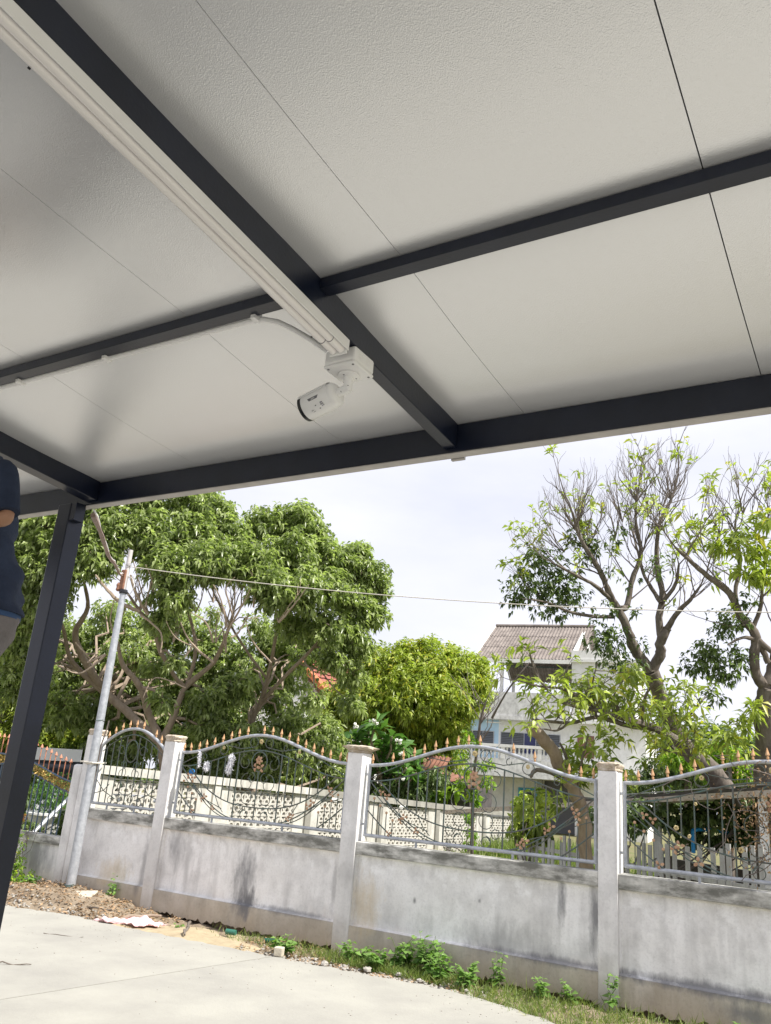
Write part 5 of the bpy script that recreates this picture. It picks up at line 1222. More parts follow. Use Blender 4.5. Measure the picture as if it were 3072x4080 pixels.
for px, py, dx in ((2216, 2250, -1), (2250, 2200, -.8), (2301, 2117, -.7), (2180, 2400, -.8), (2392, 2278, -.5), (2450, 2150, 0), (2480, 2080, 0), (2580, 2060, .1), (2640, 2020, .3), (2750, 2390, .6), (2336, 2187, -.9)):
    for k in range(5): grow(brs, at(px, py, 12.2), _rt*(dx+random.gauss(0, .3))+Vector((0, random.gauss(0, .3), .8)), .42, .009, 2, tips, .5, 4, (2, 3), .55, 4)
brs.build('twigs', M_TWIG, ta)['kind'] = 'stuff'
tp = [t for t in tips if random.random() < (.055 if t[0].z > 5.6 else .26)]
wh1 = whorls([tuple(t[0]) for t in tp], [tuple(t[1]) for t in tp], (5, 9), .15, .046, (.45, .98), 1.0, .25)
me = leaf_mesh('tip_leaves', *wh1); leaf_object('tip_leaves', me, M_LMANGO, ta, 'stuff')
CL = []
for px, py, r, w in ((2130, 2230, 85, .8), (2200, 2290, 85, 1), (2090, 2330, 80, .9), (2160, 2380, 85, 1), (2260, 2350, 80, 1), (2050, 2390, 55, .7), (2230, 2430, 60, .8), (2320, 2400, 50, .5), (2420, 2420, 50, .5), (2450, 2560, 70, .8), (2400, 2500, 55, .6), (2480, 2650, 70, .8), (2420, 2600, 60, .6), (2330, 2240, 50, .5), (2420, 2280, 40, .4), (2540, 2440, 40, .4), (2500, 2320, 40, .3), (2380, 2180, 60, .5), (2300, 2150, 60, .6), (2620, 2250, 60, .5), (2450, 2120, 60, .4), (2560, 2560, 40, .4), (2380, 2560, 60, .8)):
    cl2(px, py, r, 0, w, 12.2)
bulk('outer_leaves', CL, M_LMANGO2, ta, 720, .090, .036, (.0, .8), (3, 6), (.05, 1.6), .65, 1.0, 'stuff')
# ---- low leafy mango boughs in front of the white house
bo = []
for pts in ([(2720, 2965, 12.8, 40), (2640, 2915, 12.2, 34), (2560, 2885, 11.6, 28), (2474, 2860, 11.2, 24), (2378, 2830, 10.9, 18), (2280, 2812, 10.7, 12), (2220, 2790, 10.6, 8)],
            [(2600, 2900, 12, 26), (2500, 2890, 11.4, 22), (2378, 2858, 11, 18), (2270, 2880, 10.8, 14), (2120, 2866, 10.5, 9)],
            [(2378, 2830, 10.9, 16), (2330, 2790, 10.8, 14), (2240, 2745, 10.6, 11), (2150, 2735, 10.5, 8), (2060, 2710, 10.4, 5)],
            [(2180, 2745, 10.5, 11), (2144, 2700, 10.5, 10), (2120, 2638, 10.5, 9), (2105, 2570, 10.5, 6)],
            [(2474, 2860, 11.2, 14), (2440, 2780, 11.2, 12), (2370, 2740, 11.1, 8)], [(2270, 2880, 10.8, 10), (2220, 2910, 10.6, 9), (2170, 2905, 10.5, 6)],
            [(2560, 2885, 11.6, 16), (2570, 2780, 11.5, 12), (2620, 2700, 11.4, 7)], [(2378, 2858, 11, 9), (2360, 2740, 10.9, 8), (2380, 2640, 10.9, 5)],
            [(2640, 2915, 12.2, 18), (2740, 2850, 11.8, 14), (2800, 2790, 11.6, 8)], [(2640, 2920, 12, 16), (2700, 3000, 11.4, 12), (2760, 3010, 11, 8)]):
    o_, _ = limb(pts, ta, M_BARK, 'bough', 7); bo.append(o_)
tipz = []
tb = MB()
for bi, o_ in enumerate(bo):
    for i in range(3, len(o_), 2 if bi not in (2, 3, 7) else 5):
        for k in range(2 if bi in (0, 8, 9) else 1):
            s = Vector((random.gauss(0, 1), random.gauss(0, .8), random.gauss(.25, .7))).normalized()
            grow(tb, o_[i], s+Vector((0, 0, .4)), .30, .009, 1, tipz, .4, 3, (2, 3), .7, 4)
tb.build('twiglets', M_TWIG, ta)['kind'] = 'stuff'
for px, py, r, n_t in ((2120, 2600, 60, 9), (2200, 2560, 60, 8), (2130, 2700, 60, 8), (2250, 2740, 80, 14), (2350, 2780, 90, 16), (2460, 2760, 90, 16), (2560, 2740, 90, 16), (2640, 2720, 60, 8), (2180, 2850, 60, 8), (2080, 2860, 45, 5), (2300, 2900, 80, 10), (2420, 2930, 90, 14), (2540, 2940, 90, 14), (2640, 2860, 90, 14), (2750, 2820, 80, 12), (2720, 2900, 80, 12), (2820, 2860, 70, 10), (2290, 2560, 60, 6), (2380, 2660, 50, 6), (2350, 2520, 40, 4), (2700, 2990, 80, 12), (2800, 2960, 80, 12), (2600, 3010, 70, 8), (2880, 2900, 60, 8)):
    for k in range(int(n_t*(.15 if py < 2680 and px < 2420 else .34 if px < 2380 else .45))):
        q = at(px+random.gauss(0, r*.7), py+random.gauss(0, r*.5), random.uniform(10.4, 11.8)); tipz.append((q, Vector((random.gauss(0, .6), random.gauss(0, .6), .6)).normalized()))
BIG = tipz
k = len(BIG); wh = whorls([tuple(t[0]) for t in BIG], [tuple(t[1]) for t in BIG], (5, 8), .18, .050, (.15, .98), 1.0, .35)
# the nearest and largest leaves are objects of their own, the rest one mesh
def leaf_parts(wh, m_, parent, count, key):
    """split off `count` leaves as single leaf objects sharing four leaf meshes"""
    P, D, U, L_, W_, T = wh; order = np.argsort(key(P)); sel, rest = order[:count], order[count:]
    protos = []
    for t in (.15, .4, .65, .9):
        me = leaf_mesh('leaf', [(0, 0, 0)], [(1, 0, 0)], [(0, 0, 1)], [1.], [.30], [t]); me.materials.append(m_); protos.append(me)
    wl_ = wloc(parent)
    for i in sel:
        d = Vector(D[i]).normalized(); y = d.cross(Vector(U[i])); y = y.normalized() if y.length > 1e-4 else d.orthogonal().normalized(); z = y.cross(d)*-1
        z = d.cross(y); 
        if z.z < 0: y, z = -y, -z
        o = bpy.data.objects.new('leaf', protos[min(3, int(T[i]*4))]); COL.objects.link(o); o.parent = parent
        o.location = Vector(P[i])-wl_; o.rotation_mode = 'QUATERNION'; o.rotation_quaternion = Matrix((d, y, z)).transposed().to_quaternion(); s = float(L_[i]); o.scale = (s, float(W_[i])/.30, s)
    if len(rest): leaf_object('leaves', leaf_mesh('leaves', P[rest], D[rest], U[rest], L_[rest], W_[rest], T[rest]), m_, parent, 'stuff')
leaf_parts(wh, M_LMANGO, ta, 280, lambda P: P[:, 1])

# ---- tree at the right edge
D3 = 11.
tB = tree('right_edge_tree', (at(3060, 3300, D3).x, at(3060, 3300, D3).y, -.07), 'thick pale trunked mango tree cut by the right edge of the frame')
tips = []; brs = MB()
limb([(3070, 3600, 11.2, 110), (3062, 3200, 11, 100), (3055, 2950, 11, 92), (3050, 2800, 11, 84), (3062, 2736, 11, 74)], tB, M_BARK, 'trunk', 14)
C1, _ = limb([(3060, 2745, 11, 46), (3018, 2700, 11, 42), (3004, 2630, 11, 40), (3011, 2539, 11, 38), (2984, 2490, 11, 36), (2948, 2454, 11, 34), (2906, 2363, 10.9, 28), (2815, 2292, 10.8, 22), (2744, 2229, 10.7, 16), (2690, 2180, 10.6, 9)], tB, M_BARK)
C2, _ = limb([(3062, 2736, 11, 60), (3090, 2640, 11.1, 54), (3120, 2500, 11.2, 44), (3140, 2350, 11.2, 34), (3120, 2150, 11.3, 20)], tB, M_BARK)
C3, _ = limb([(2948, 2454, 11, 20), (2930, 2360, 11.1, 17), (2950, 2240, 11.2, 13), (2930, 2100, 11.2, 8)], tB, M_BARK)
C4, _ = limb([(3060, 2640, 11, 24), (3020, 2560, 11, 24), (2960, 2540, 10.9, 12), (2900, 2570, 10.8, 7)], tB, M_BARK)
C5, _ = limb([(3011, 2539, 11, 24), (3080, 2600, 10.9, 20), (3160, 2640, 10.8, 12)], tB, M_BARK)
C6, _ = limb([(3000, 2500, 11, 20), (3030, 2420, 11, 16), (3040, 2320, 11, 12), (3060, 2200, 11, 8)], tB, M_BARK)
for q in (C1, C2, C3, C6): sprout(q, 3, .48, .012, 2, start=.45)
for px, py in ((2870, 2130), (2930, 2120), (2810, 2200), (3010, 2120), (3060, 2100), (2960, 2050), (3110, 2100)):
    for k in range(4): grow(brs, at(px, py, 11), (random.gauss(0, .5), random.gauss(0, .3), 1), .42, .010, 2, tips, .6, 4, (2, 3), .5, 4)
brs.build('twigs', M_TWIG, tB)['kind'] = 'stuff'
tp = [t for t in tips if random.random() < (.16 if t[0].z > 5.3 else .45)]
me = leaf_mesh('tip_leaves', *whorls([tuple(t[0]) for t in tp], [tuple(t[1]) for t in tp], (5, 9), .15, .046, (.45, .98), 1.0, .25)); leaf_object('tip_leaves', me, M_LMANGO, tB, 'stuff')
CL = []
for px, py, r, w in ((2900, 2480, 70, .9), (2830, 2600, 80, 1), (2780, 2650, 60, .8), (2880, 2680, 70, .8), (2950, 2620, 60, .7), (2840, 2780, 50, .6), (2960, 2400, 50, .5)): cl2(px, py, r, 0, w, 11)
bulk('outer_leaves', CL, M_LMANGO2, tB, 330, .088, .035, (.0, .8), (3, 6), (.05, 1.6), .65, 1.0, 'stuff')
CL = []
for px, py, r, w in ((2950, 2160, 75, 1), (3020, 2200, 70, 1), (2880, 2170, 50, .8), (3050, 2290, 70, 1), (2980, 2270, 60, .8), (3000, 2820, 60, .7), (2960, 2880, 60, .7), (2930, 2960, 60, .7), (3060, 2080, 60, .9)): cl2(px, py, r, 0, w, 10.7)
bulk('bright_leaves', CL, M_LMANGO, tB, 150, .16, .048, (.3, .98), (5, 8), (.1, 1.9), .3, 1.0, 'stuff')

# ---- sawn off stump tree
st = tree('sawn_off_trunk', (at(2330, 3300, 11.).x, at(2330, 3300, 11.).y, -.07), 'leaning brown trunk sawn off at the top beside the last pillar')
limb([(2340, 3500, 11.2, 56), (2320, 3250, 11.1, 54), (2272, 3118, 11, 50), (2236, 3058, 11, 50), (2200, 2990, 10.9, 52), (2158, 2938, 10.85, 54), (2118, 2898, 10.8, 50)], st, M_BARKL, 'trunk', 12, .04)
limb([(2265, 3130, 11, 20), (2210, 3085, 10.9, 20), (2140, 3068, 10.8, 18), (2115, 3095, 10.8, 12)], st, M_BARK, 'limb', 8, .05)
limb([(2290, 3120, 11, 16), (2250, 3000, 11, 13), (2230, 2960, 11, 8)], st, M_BARK, 'limb', 7)
limb([(2300, 3150, 11, 12), (2320, 3020, 10.8, 11), (2345, 2925, 10.7, 7)], st, M_TWIG, 'shoot', 6)
q = at(2116, 2896, 10.8); q2 = (at(2108, 2888, 10.8)-at(2158, 2938, 10.85)).normalized(); b = MB(); b.tube([q, q+q2*.012], [.080, .074], 14); b.build('sawn_face', M_BARKL, st)
tipz = []
for px, py, r, n_t in ((2300, 3020, 50, 8), (2260, 3080, 40, 5), (2340, 3080, 60, 9), (2280, 2980, 40, 5), (2380, 3000, 50, 7), (2420, 3080, 60, 9), (2140, 3170, 50, 8), (2090, 3230, 50, 7), (2200, 3200, 50, 7), (2480, 3060, 60, 8)):
    for k in range(n_t): tipz.append((at(px+random.gauss(0, r*.6), py+random.gauss(0, r*.5), random.uniform(10.6, 11.6)), Vector((random.gauss(0, .6), random.gauss(0, .6), .5)).normalized()))
leaf_parts(whorls([tuple(t[0]) for t in tipz], [tuple(t[1]) for t in tipz], (5, 8), .18, .060, (.1, .85), 1.0, .45), M_LMANGO, st, 250, lambda P: P[:, 1])

# ---- thin sapling
sp = tree('thin_sapling', (at(1890, 3300, 15).x, at(1890, 3300, 15).y, -.07), 'thin upright sapling with pale sprays of small leaves before the balcony')
limb([(1880, 3450, 15, 16), (1885, 3150, 15, 13), (1900, 2990, 15, 12), (1915, 2870, 15, 11), (1935, 2800, 15, 7)], sp, M_TWIG, 'trunk', 8)
brs = MB(); tips = []
for px, py in ((1900, 2990), (1912, 2890), (1930, 2810), (1915, 2870), (1890, 3100), (1880, 3200)):
    for k in range(3): grow(brs, at(px, py, 15), (random.gauss(0, .8), random.gauss(0, .4), .8), .5, .010, 1, tips, .3, 4, (2, 3), .5, 4)
brs.build('twigs', M_TWIG, sp)['kind'] = 'stuff'
CL = []
for px, py, r in ((1860, 2930, 35), (1900, 2960, 30), (1840, 3010, 35), (1920, 3050, 40), (1860, 3070, 30), (1960, 3040, 25), (1940, 3120, 40), (1880, 3160, 40), (1840, 3120, 30)): cl2(px, py, r, 0, 1, 15)
bulk('leaves', CL, M_LLIME, sp, 170, .07, .04, (.1, .9), (4, 7), (.1, 1.0), .3, 1.0, 'stuff')
limb([(2110, 2640, 14, 6), (2030, 2740, 14, 7), (1960, 2860, 14.5, 9)], sp, M_TWIG, 'bare_branch', 5)

# ---- frangipani
fp = tree('frangipani_tree', (at(1480, 3300, 21.6).x, at(1480, 3300, 21.6).y, -.07), 'frangipani with long glossy leaves and a few white blossoms behind the middle pillar')
RS = [(1440, 2900), (1500, 2870), (1400, 2960), (1480, 2955), (1560, 2925), (1550, 3000), (1610, 2980), (1370, 3020), (1430, 3030), (1620, 3060), (1500, 3060), (1570, 3080), (1660, 3080), (1600, 3140), (1540, 3150), (1680, 3130), (1460, 3120), (1640, 3010)]
fb = at(1480, 3300, 21.6)
fl = petal_mesh('blossom', mat('white_petal', (.85, .85, .78), .5), 5, .055, .05, lift=.02); 
tps, dds = [], []
RS += [(1470, 2915), (1535, 2960), (1415, 2930), (1590, 3040), (1520, 3030), (1645, 3100), (1610, 3110), (1480, 3000), (1560, 3040), (1360, 2985), (1580, 2950), (1700, 3100), (1350, 3060), (1400, 3080)]
for i, (px, py) in enumerate(RS):
    q = at(px, py, random.uniform(21.2, 22.2)); tps.append(tuple(q)); dds.append((random.gauss(0, .35), random.gauss(-.15, .3), 1))
    b = MB(); b.tube(curve((fb.x, fb.y, .2), q, 5, .1, .04), [.05, .045, .04, .035, .03, .028], 7); b.build('branch', M_BARKL, fp)
for px, py in ((1415, 2892), (1425, 2900), (1485, 2872), (1497, 2878), (1588, 2950), (1595, 2958), (1606, 3105), (1600, 3000)):
    for k in range(3):
        q = at(px+random.gauss(0, 6), py+random.gauss(0, 5), 20.9); put(fl, 'blossom', q, fp, (random.gauss(0, .4), random.uniform(0, 2), random.gauss(0, .4)), .8)
b = MB(); b.tube([(fb.x, fb.y, -.07), (fb.x, fb.y, .5)], .09, 8); b.build('trunk', M_BARKL, fp)
wh = whorls(tps, dds, (15, 18), .46, .17, (.1, .9), 1.0, .05); leaf_parts(wh, M_LFRANG, fp, 300, lambda P: P[:, 1])

# ---- bush with large pale leaves, vines and undergrowth
def plant(name, label, cat, spots, base, mt2, n, ln_, wd, per=(4, 7), drop=.4, tint=(.1, .9), shell=(.1, 1), parts=0, sp_=1.0):
    CL.clear()
    for px, py, r in spots: cl2(px, py, r, 0, 1, base)
    p = at(spots[0][0], spots[0][1], base); t2 = empty(name, (p.x, p.y, -.07), label, cat)
    tot = sum(c[2] for c in CL); arr = []
    for c, r, w in CL:
        tp, dd = clump_tips(c, r, max(2, int(n*w/tot)), shell); arr.append(whorls(tp, dd, per, ln_, wd, tint, sp_, drop))
    a = join(*arr)
    if parts: leaf_parts(a, mt2, t2, parts, lambda P: P[:, 1])
    else: leaf_object('leaves', leaf_mesh('leaves', *a), mt2, t2, 'stuff')
    b = MB()
    for c, r, w in CL: b.tube(curve((p.x, p.y, -.07), c, 4, 0, .04), [.02, .016, .013, .010, .006], 5, cap=False)
    o = b.build('stems', M_TWIG, t2); o['kind'] = 'stuff'; return t2
plant('large_leaf_bush', 'bush with large limp lime green leaves above the garden wall', 'bush', [(1760, 3160, 55), (1820, 3140, 50), (1880, 3180, 55), (1720, 3170, 40), (1850, 3210, 45), (1790, 3200, 45)], 24.5, M_LLIME, 60, .36, .18, (4, 6), .5, parts=200)
plant('leafy_shrub', 'broad leaved green shrub spilling over the left end of the shed', 'shrub', [(2090, 3200, 60), (2130, 3270, 60), (2080, 3310, 50), (2140, 3330, 55), (2060, 3270, 30)], 14.5, M_LMANGO, 90, .20, .07, (5, 8), .6, parts=200)
plant('shed_vine', 'dark tangled vine hanging under the shed roof behind the iron panel', 'vine', [(x, 3250+20*math.sin(x), 85) for x in range(2420, 3150, 90)]+[(x, 3340, 60) for x in range(2780, 3150, 90)], 12.2, M_LVINE, 900, .10, .065, (4, 7), .7)
plant('wall_climber', 'green climber covering part of the far garden wall', 'vine', [(1870, 3260, 28), (1880, 3320, 32), (1870, 3370, 35), (1640, 3300, 22), (1660, 3350, 30), (1680, 3300, 20)], 21.3, M_LLIME, 140, .09, .05, (4, 6), .6, (.0, .6))
plant('ornamental_bush', 'reddish and green leafed bush low behind the blue railing', 'bush', [(60, 3230, 40), (100, 3290, 40), (90, 3180, 50), (260, 3260, 45), (240, 3320, 40), (150, 3300, 35)], 12.8, M_LVINE, 300, .10, .035, (5, 8), .2)
M_ORL = leafmat('orange_leaf', (.30, .10, .03), (.45, .22, .06), .5, .3)
plant('croton_plant', 'small orange leaved croton left of the planter', 'plant', [(70, 3225, 22), (85, 3245, 18)], 12.2, M_ORL, 26, .10, .035)
plant('hedge_bush', 'dark round bush between the railing and the parked car', 'bush', [(110, 3120, 55), (150, 3080, 50), (70, 3150, 55), (170, 3140, 40)], 15.5, M_LBIG, 420, .09, .04, (5, 8), .2)
# dry creeper on the last iron panel
dc = empty('withered_creeper', (-.95, 7.44, 1.2), 'withered brown creeper clinging to the iron panel at the right edge', 'creeper')
b = MB()
for k in range(16):
    x = random.uniform(-1.25, -.3); z = random.uniform(1.0, 1.9); p = Vector((x, 7.44, z)); pts = [p.copy()]; d = Vector((random.gauss(0, 1), 0, random.gauss(0, 1))).normalized()
    for i in range(12): d = (d+Vector((random.gauss(0, .5), random.gauss(0, .06), random.gauss(-.05, .5)))).normalized(); p = p+d*.06; p.z = min(max(p.z, 1.0), 1.95); pts.append(p.copy())
    b.tube(pts, .0035, 4, cap=False)
o = b.build('stems', M_TWIG, dc); o['kind'] = 'stuff'
n = 900; X_ = rng.normal(-.86, .17, n); Z_ = np.clip(rng.normal(1.50, .18, n), 1.0, 1.92)
leaf_object('dead_leaves', leaf_mesh('dead_leaves', np.c_[X_, rng.normal(7.44, .03, n), Z_], rng.normal(size=(n, 3)), rng.normal(size=(n, 3)), rng.uniform(.015, .04, n), rng.uniform(.01, .022, n), rng.uniform(0, 1, n)), M_DEAD, dc, 'stuff')
for k in range(9): put(ROSE, 'dry_flower', (random.uniform(-1.7, -.6), 7.43, random.uniform(1.1, 1.9)), dc, (random.gauss(0, .4), random.uniform(0, 3), 0), random.uniform(.5, .85))

# ================================================================== GRASS AND WEEDS
def blades(name, X, Y, Z, H, mt2, kind='stuff', w=.006, lean=.5):
    n = len(X); D = np.c_[rng.normal(0, lean, n), rng.normal(0, lean, n), np.ones(n)]
    me = leaf_mesh(name, np.c_[X, Y, Z], D, rng.normal(size=(n, 3)), H, np.full(n, w), rng.uniform(0, 1, n), droop=.15, fold=.1); return leaf_object(name, me, mt2, None, kind)
n = 15000; X = rng.uniform(-3.25, 1.0, n); E0 = np.array([edge_y(x) for x in X]); t = rng.uniform(0, 1, n); Y = E0-.03+rng.normal(0, .03, n)+t*(7.34-E0)
keep = (rng.uniform(0, 1, n) < np.clip((X+3.30)*2.2, .08, 1))&(Y < 7.37)&(rng.uniform(0, 1, n) < .62+.38*np.sin(X*9+Y*7)*np.sin(X*4-Y*11)); X, Y = X[keep], Y[keep]
blades('grass', X, Y, np.full(len(X), -.04), rng.gamma(5, .016, len(X))+.02, M_GRASS, w=.0055, lean=.6)
n = 3900; X = np.r_[rng.normal(-3.85, .35, 2400), rng.normal(-4.5, .25, 900), rng.normal(-8.2, .5, 200), rng.normal(-5.4, .3, 400)]; Y = rng.uniform(6.9, 7.3, n)
blades('grass', X, Y, np.full(n, -.03), rng.uniform(.04, .14, n), M_GRASS, w=.005)
n = 26000; X = rng.uniform(-17, -1, n); Y = rng.uniform(9, 26, n); k_ = (X > -9.8) | (X < -10.6)
blades('garden_grass', X[k_], Y[k_], np.full(k_.sum(), -.07), rng.uniform(.12, .38, k_.sum()), M_GRASS, w=.02)
n = 5000; X = rng.uniform(-9.7, -7.2, n); Y = rng.uniform(21, 25, n)
blades('garden_grass', X, Y, np.full(n, -.07), rng.uniform(.3, .75, n), M_GRASS, w=.016, lean=.3)

# broad leaved weeds along the wall, each leaf its own piece
def weed(x, y, h, label, nleaf, ll=.06, spread=.10, mt2=None, group='leafy weeds growing along the foot of the wall'):
    r = empty('weed', (x, y, -.03), label, 'weed', group)
    P, D, U, L_, W_, T = [], [], [], [], [], []
    nleaf = int(nleaf*1.9); spread *= 1.3; h *= .9; ns = max(1, int(nleaf/9))
    for s in range(ns):
        a = random.uniform(0, 2*PI); top = Vector((x+spread*math.cos(a)*random.uniform(.2, 1), y+spread*.7*math.sin(a), -.03+h*random.uniform(.7, 1.05)))
        c = curve((x+random.gauss(0, .02), y, -.03), top, 6, 0, .04); b = MB(); b.tube(c, [.005, .0045, .004, .0035, .003, .0025, .002], 5); b.build('stem', M_STEM, r)
        for i in range(nleaf//ns):
            t = random.uniform(.2, 1.0); q = c[0].lerp(c[-1], t); an = random.uniform(0, 2*PI); P.append(tuple(q)); D.append((math.cos(an), math.sin(an), random.uniform(-.1, .6))); U.append((random.gauss(0, .3), random.gauss(0, .3), 1))
            l = ll*1.55*(1.2-.6*t)*random.uniform(.7, 1.2); L_.append(l); W_.append(l*.85); T.append(min(.97, .25+.6*t*random.uniform(.6, 1.2)))
    leaf_parts(tuple(np.array(v) for v in (P, D, U, L_, W_, T)), mt2 or M_LWEED, r, len(P), lambda P: P[:, 1])
M_STEM = mat('green_stem', (.16, .22, .07), .6)
for x, y, h, n_, ll, sp_, lab in (
    (-4.93, 6.82, .21, 34, .062, .10, 'pale green weed beside the small stone block at the joint'),
    (-4.36, 7.12, .20, 40, .055, .14, 'low bushy weed below the wide capped pillar'),
    (-4.06, 6.98, .20, 34, .060, .12, 'weed hugging the paving edge just right of the pillar foot'),
    (-3.93, 7.20, .30, 50, .062, .16, 'broad dense weed with dark leaves leaning on the plinth'),
    (-3.66, 7.22, .36, 48, .066, .12, 'tallest weed of the row with a pointed leafy top'),
    (-3.50, 7.12, .27, 44, .060, .16, 'spreading weed at the right end of the dense row'),
    (-3.22, 7.04, .23, 44, .056, .15, 'rounded weed where the grass begins'),
    (-3.02, 7.22, .31, 22, .052, .07, 'slim upright weed behind the rounded one'),
    (-2.60, 7.24, .17, 30, .050, .13, 'small weed patch in the grass before the stained bay'),
    (-2.42, 7.27, .20, 16, .050, .08, 'short weed close to the thin tall seedling'),
    (-2.10, 7.27, .36, 14, .050, .05, 'thin tall seedling in the grass near the last pillar'),
    (-.93, 7.22, .17, 26, .06, .10, 'weed tuft in the grass near the right corner of the photo'),
    (-1.12, 7.20, .14, 18, .05, .10, 'low weed left of the tuft in the right corner'),
    (-8.92, 7.05, .22, 34, .075, .14, 'fresh green weed on the dead leaf heap near the pole'),
    (-6.35, 6.95, .08, 10, .035, .05, 'tiny weed sprouting on the sand')): weed(x, y, h, lab, n_, ll, sp_)
# plant rooted in the wall face, and the shrub by the low wall
r = empty('wall_plant', (-7.76, 7.37, .20), 'oval clump of fresh leaves rooted in a crack of the wall face', 'plant')
P = np.c_[rng.normal(-7.76, .035, 60), rng.uniform(7.30, 7.385, 60), rng.normal(.165, .062, 60)]
leaf_parts((P, np.c_[rng.normal(0, .6, 60), -rng.uniform(.3, 1, 60), rng.normal(-.1, .5, 60)], np.c_[rng.normal(0, .3, 60), rng.normal(0, .3, 60), np.ones(60)], rng.uniform(.03, .05, 60), rng.uniform(.024, .036, 60), rng.uniform(.2, .95, 60)), M_LWEED, r, 60, lambda P: P[:, 1])
b = MB(); b.tube([(-7.76, 7.39, .17), (-7.76, 7.35, .2), (-7.77, 7.34, .12)], .004, 5); b.build('stem', M_STEM, r)
r = empty('yellow_green_shrub', (-9.25, 7.1, 0), 'yellow green shrub with tiny leaves against the low wall by the black post', 'shrub')
arr = []
for c, rr, k in (((-9.28, 7.12, .20), (.30, .2, .24), 150), ((-9.45, 7.2, .42), (.22, .14, .26), 110), ((-8.98, 7.05, .10), (.22, .18, .12), 70)):
    tp, dd = clump_tips(c, rr, k, (.1, 1)); arr.append(whorls(tp, dd, (5, 8), .035, .018, (.1, .95), 1.0, .2))
leaf_object('leaves', leaf_mesh('leaves', *join(*arr)), M_LLIME, r, 'stuff')
b = MB()
for k in range(14):
    e = Vector((random.uniform(-9.7, -8.9), 7.15+random.gauss(0, .05), random.uniform(.3, .8))); b.tube(curve((-9.25, 7.1, 0), e, 5, .05, .06), .003, 4, cap=False)
o = b.build('stems', M_TWIG, r); o['kind'] = 'stuff'

# ================================================================== LITTER
n = 3600; X = np.r_[rng.normal(-8.5, .7, 1700), rng.uniform(-7.6, -6.6, 600), rng.uniform(-5.5, -3.2, 1300)]; E0 = np.array([edge_y(x) for x in X]); Y = E0+rng.uniform(-.02, 1, n)**1.0*(7.33-E0)
Z = np.array([strip_z(x, y) for x, y in zip(X, Y)])+.012
D = np.c_[rng.normal(size=n), rng.normal(size=n), rng.normal(0, .25, n)]
leaf_object('leaf_litter', leaf_mesh('leaf_litter', np.c_[X, Y, Z], D, np.c_[rng.normal(0, .4, n), rng.normal(0, .4, n), np.ones(n)], rng.uniform(.02, .06, n), rng.uniform(.010, .024, n), rng.uniform(0, 1, n), droop=.05), M_DEAD, None, 'stuff')
M_PEB = mat('pebble', (.38, .36, .32), .9, (.28, .26, .23), 40, .4, 90)
def stone_mb(mb, c, r):
    vs = []
    for i in range(4):
        th = PI*(i+.5)/4
        for k in range(6):
            a = 2*PI*k/6; q = random.uniform(.75, 1.2); vs.append((c[0]+r*q*math.sin(th)*math.cos(a), c[1]+r*q*math.sin(th)*math.sin(a), c[2]+r*.6*q*math.cos(th)))
    mb.add(vs, [(i*6+k, (i+1)*6+k, (i+1)*6+(k+1) % 6, i*6+(k+1) % 6) for i in range(3) for k in range(6)]+[tuple(range(6)), tuple(reversed(range(18, 24)))])
b = MB()
for i in range(900):
    x = random.choice([random.uniform(-5.4, -3.0), random.uniform(-9.5, -7), random.uniform(-5.0, -3.2)]); y = edge_y(x)+abs(random.gauss(0, .16))-.02; stone_mb(b, (x, y, max(strip_z(x, y), -.03)+.006), random.uniform(.005, .022))
for i in range(260):
    x = random.uniform(-8, -1.5); y = edge_y(x)-abs(random.gauss(0, .9)); stone_mb(b, (x, y, .002), random.uniform(.002, .007))
tag(b.build('gravel', M_PEB), kind='stuff')
def solo(name, mb, mt2, label, cat, group=None, bevel=0): return tag(mb.build(name, mt2, bevel=bevel), label, cat, group)
M_STONE = mat('pale_stone', (.55, .50, .40), .9, (.42, .38, .30), 20, .4, 60)
b = MB(); b.box(-4.90, -4.82, 6.63, 6.70, 0, .075, Matrix.Translation((-4.86, 6.66, 0))@Matrix.Rotation(.3, 4, 'Z')@Matrix.Translation((4.86, -6.66, 0))); solo('stone_block', b, M_STONE, 'small squared beige stone block standing on the paving joint', 'stone', bevel=.008)
for x, y, r_, lab in ((-4.42, 6.74, .05, 'flat whitish rock chip at the paving edge'), (-4.05, 6.85, .055, 'pale rounded rock among the weeds, left one'), (-3.78, 6.92, .04, 'light grey rock under the tallest weed'), (-3.55, 6.86, .035, 'small white rock right of the weeds')):
    b = MB(); stone_mb(b, (x, y, .004), r_*.75); solo('rock', b, M_PEB, lab, 'rock', 'loose rocks along the paving edge')
# pink cloth
b = MB(); c0_ = (-6.72, 6.66); N_ = 26; vs = []
for i in range(N_):
    for j in range(N_):
        u, v = i/(N_-1)-.5, j/(N_-1)-.5; x = c0_[0]+u*.50+v*.12; y = c0_[1]+v*.26+u*.16
        z = .015+.007*math.sin(u*31+v*19)+.008*math.sin(v*34-u*17)+.012*math.sin(u*13-v*9)+.05*math.exp(-((u-.15)**2+(v-.1)**2)*18)+random.gauss(0, .003)
        vs.append((x+.02*math.sin(v*15), y+.02*math.sin(u*11), max(z, .004)))
b.add(vs, [(i*N_+j, (i+1)*N_+j, (i+1)*N_+j+1, i*N_+j+1) for i in range(N_-1) for j in range(N_-1)])
o = b.build('pink_cloth', mat('pink_cloth', (.72, .42, .44), .9, (.82, .62, .62), 30, .2, 90), smooth=True); md = o.modifiers.new('s', 'SOLIDIFY'); md.thickness = .004
tag(o, 'crumpled pink and white cloth lying on the edge of the paving', 'cloth')
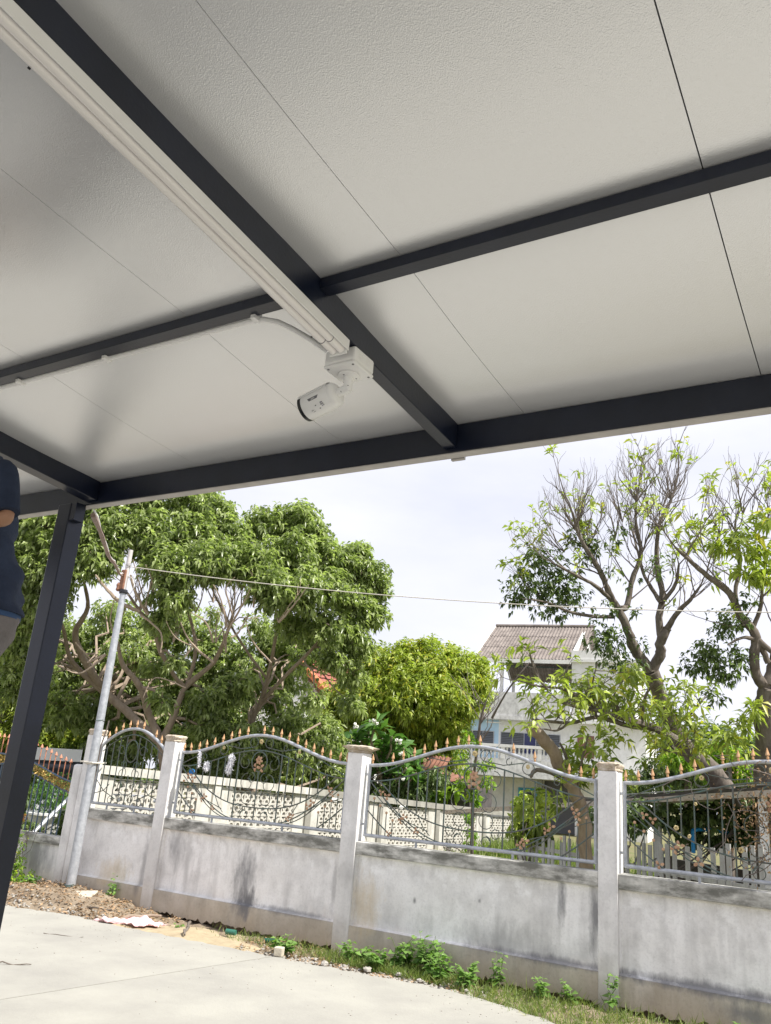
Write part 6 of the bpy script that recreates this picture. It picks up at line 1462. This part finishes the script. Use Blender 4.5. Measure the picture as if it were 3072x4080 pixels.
for a, c, r_, lab in (((-7.06, 6.54, .02), (-6.62, 6.98, .06), .018, 'thick pale stick under the pink cloth'), ((-6.26, 7.02, .05), (-5.93, 6.60, .02), .015, 'dark broken stick lying on the sand'),
                      ((-7.6, 6.72, .04), (-7.2, 6.85, .05), .009, 'thin whitish stick on the dead leaves'), ((-5.98, 4.62, .006), (-5.78, 4.78, .010), .005, 'short reddish twig on the paving by the joint'), ((-6.75, 5.65, .005), (-6.42, 5.82, .005), .003, 'thin twig on the paving before the cloth')):
    b = MB(); b.tube(curve(a, c, 6, 0, .02), [r_, r_*.95, r_, r_*.85, r_*.9, r_*.8, r_*.6], 7); solo('stick', b, M_BARKL if 'pale' in lab or 'white' in lab else M_BARK, lab, 'stick')
b = MB(); b.tube([(-5.78, 7.02, .035), (-5.68, 7.045, .035)], [.026, .025], 12); bo_ = tag(b.build('tin_can', mat('green_tin', (.03, .14, .10), .45)), 'green drinks can lying on the sand against the wall foot', 'can')
b = MB(); b.tube([(-5.36, 7.10, .01), (-5.24, 7.125, .015), (-5.19, 7.135, .015)], [.024, .024, .010], 12); tag(b.build('bottle', mat('green_glass', (.01, .08, .05), .1)), 'dark green bottle half hidden at the wall foot', 'bottle')
b = MB(); b.box(-8.02, -7.72, 6.95, 7.12, .03, .05, Matrix.Translation((-7.87, 7.03, .04))@Matrix.Rotation(.4, 4, 'X')@Matrix.Rotation(.3, 4, 'Z')@Matrix.Translation((7.87, -7.03, .02))); solo('broken_slab', b, M_STONE, 'flat broken slab piece lying in the dead leaves by the wall', 'slab piece', bevel=.006)
b = MB(); vs = [(-6.93+.04*math.cos(a)*(1+.4*math.sin(3*a)), 7.25, 1.50+.035*math.sin(a)) for a in np.linspace(0, 2*PI, 9)[:-1]]; vs += [(x, y+.012, z) for x, y, z in vs]
b.add(vs, [tuple(range(8)), tuple(reversed(range(8, 16)))]+[(i, 8+i, 8+(i+1) % 8, (i+1) % 8) for i in range(8)])
b.v = [(x-.05, y+.25, z-.02) for x, y, z in b.v]
solo('blue_rag', b, mat('blue_rag', (.02, .20, .55), .7), 'scrap of bright blue plastic caught behind the second iron panel', 'rag')
b = MB()
P0_, P1_ = at(2760, 3310, 12.0), at(2900, 3320, 12.2)
b.tube(curve(P0_, P1_, 6, .03, .01), .028, 7); b.tube([P0_, P0_+Vector((0, 0, -.30))], .03, 7); solo('blue_net', b, mat('blue_plastic', (.02, .28, .62), .5), 'strip of bright blue plastic netting under the shed roof', 'netting')
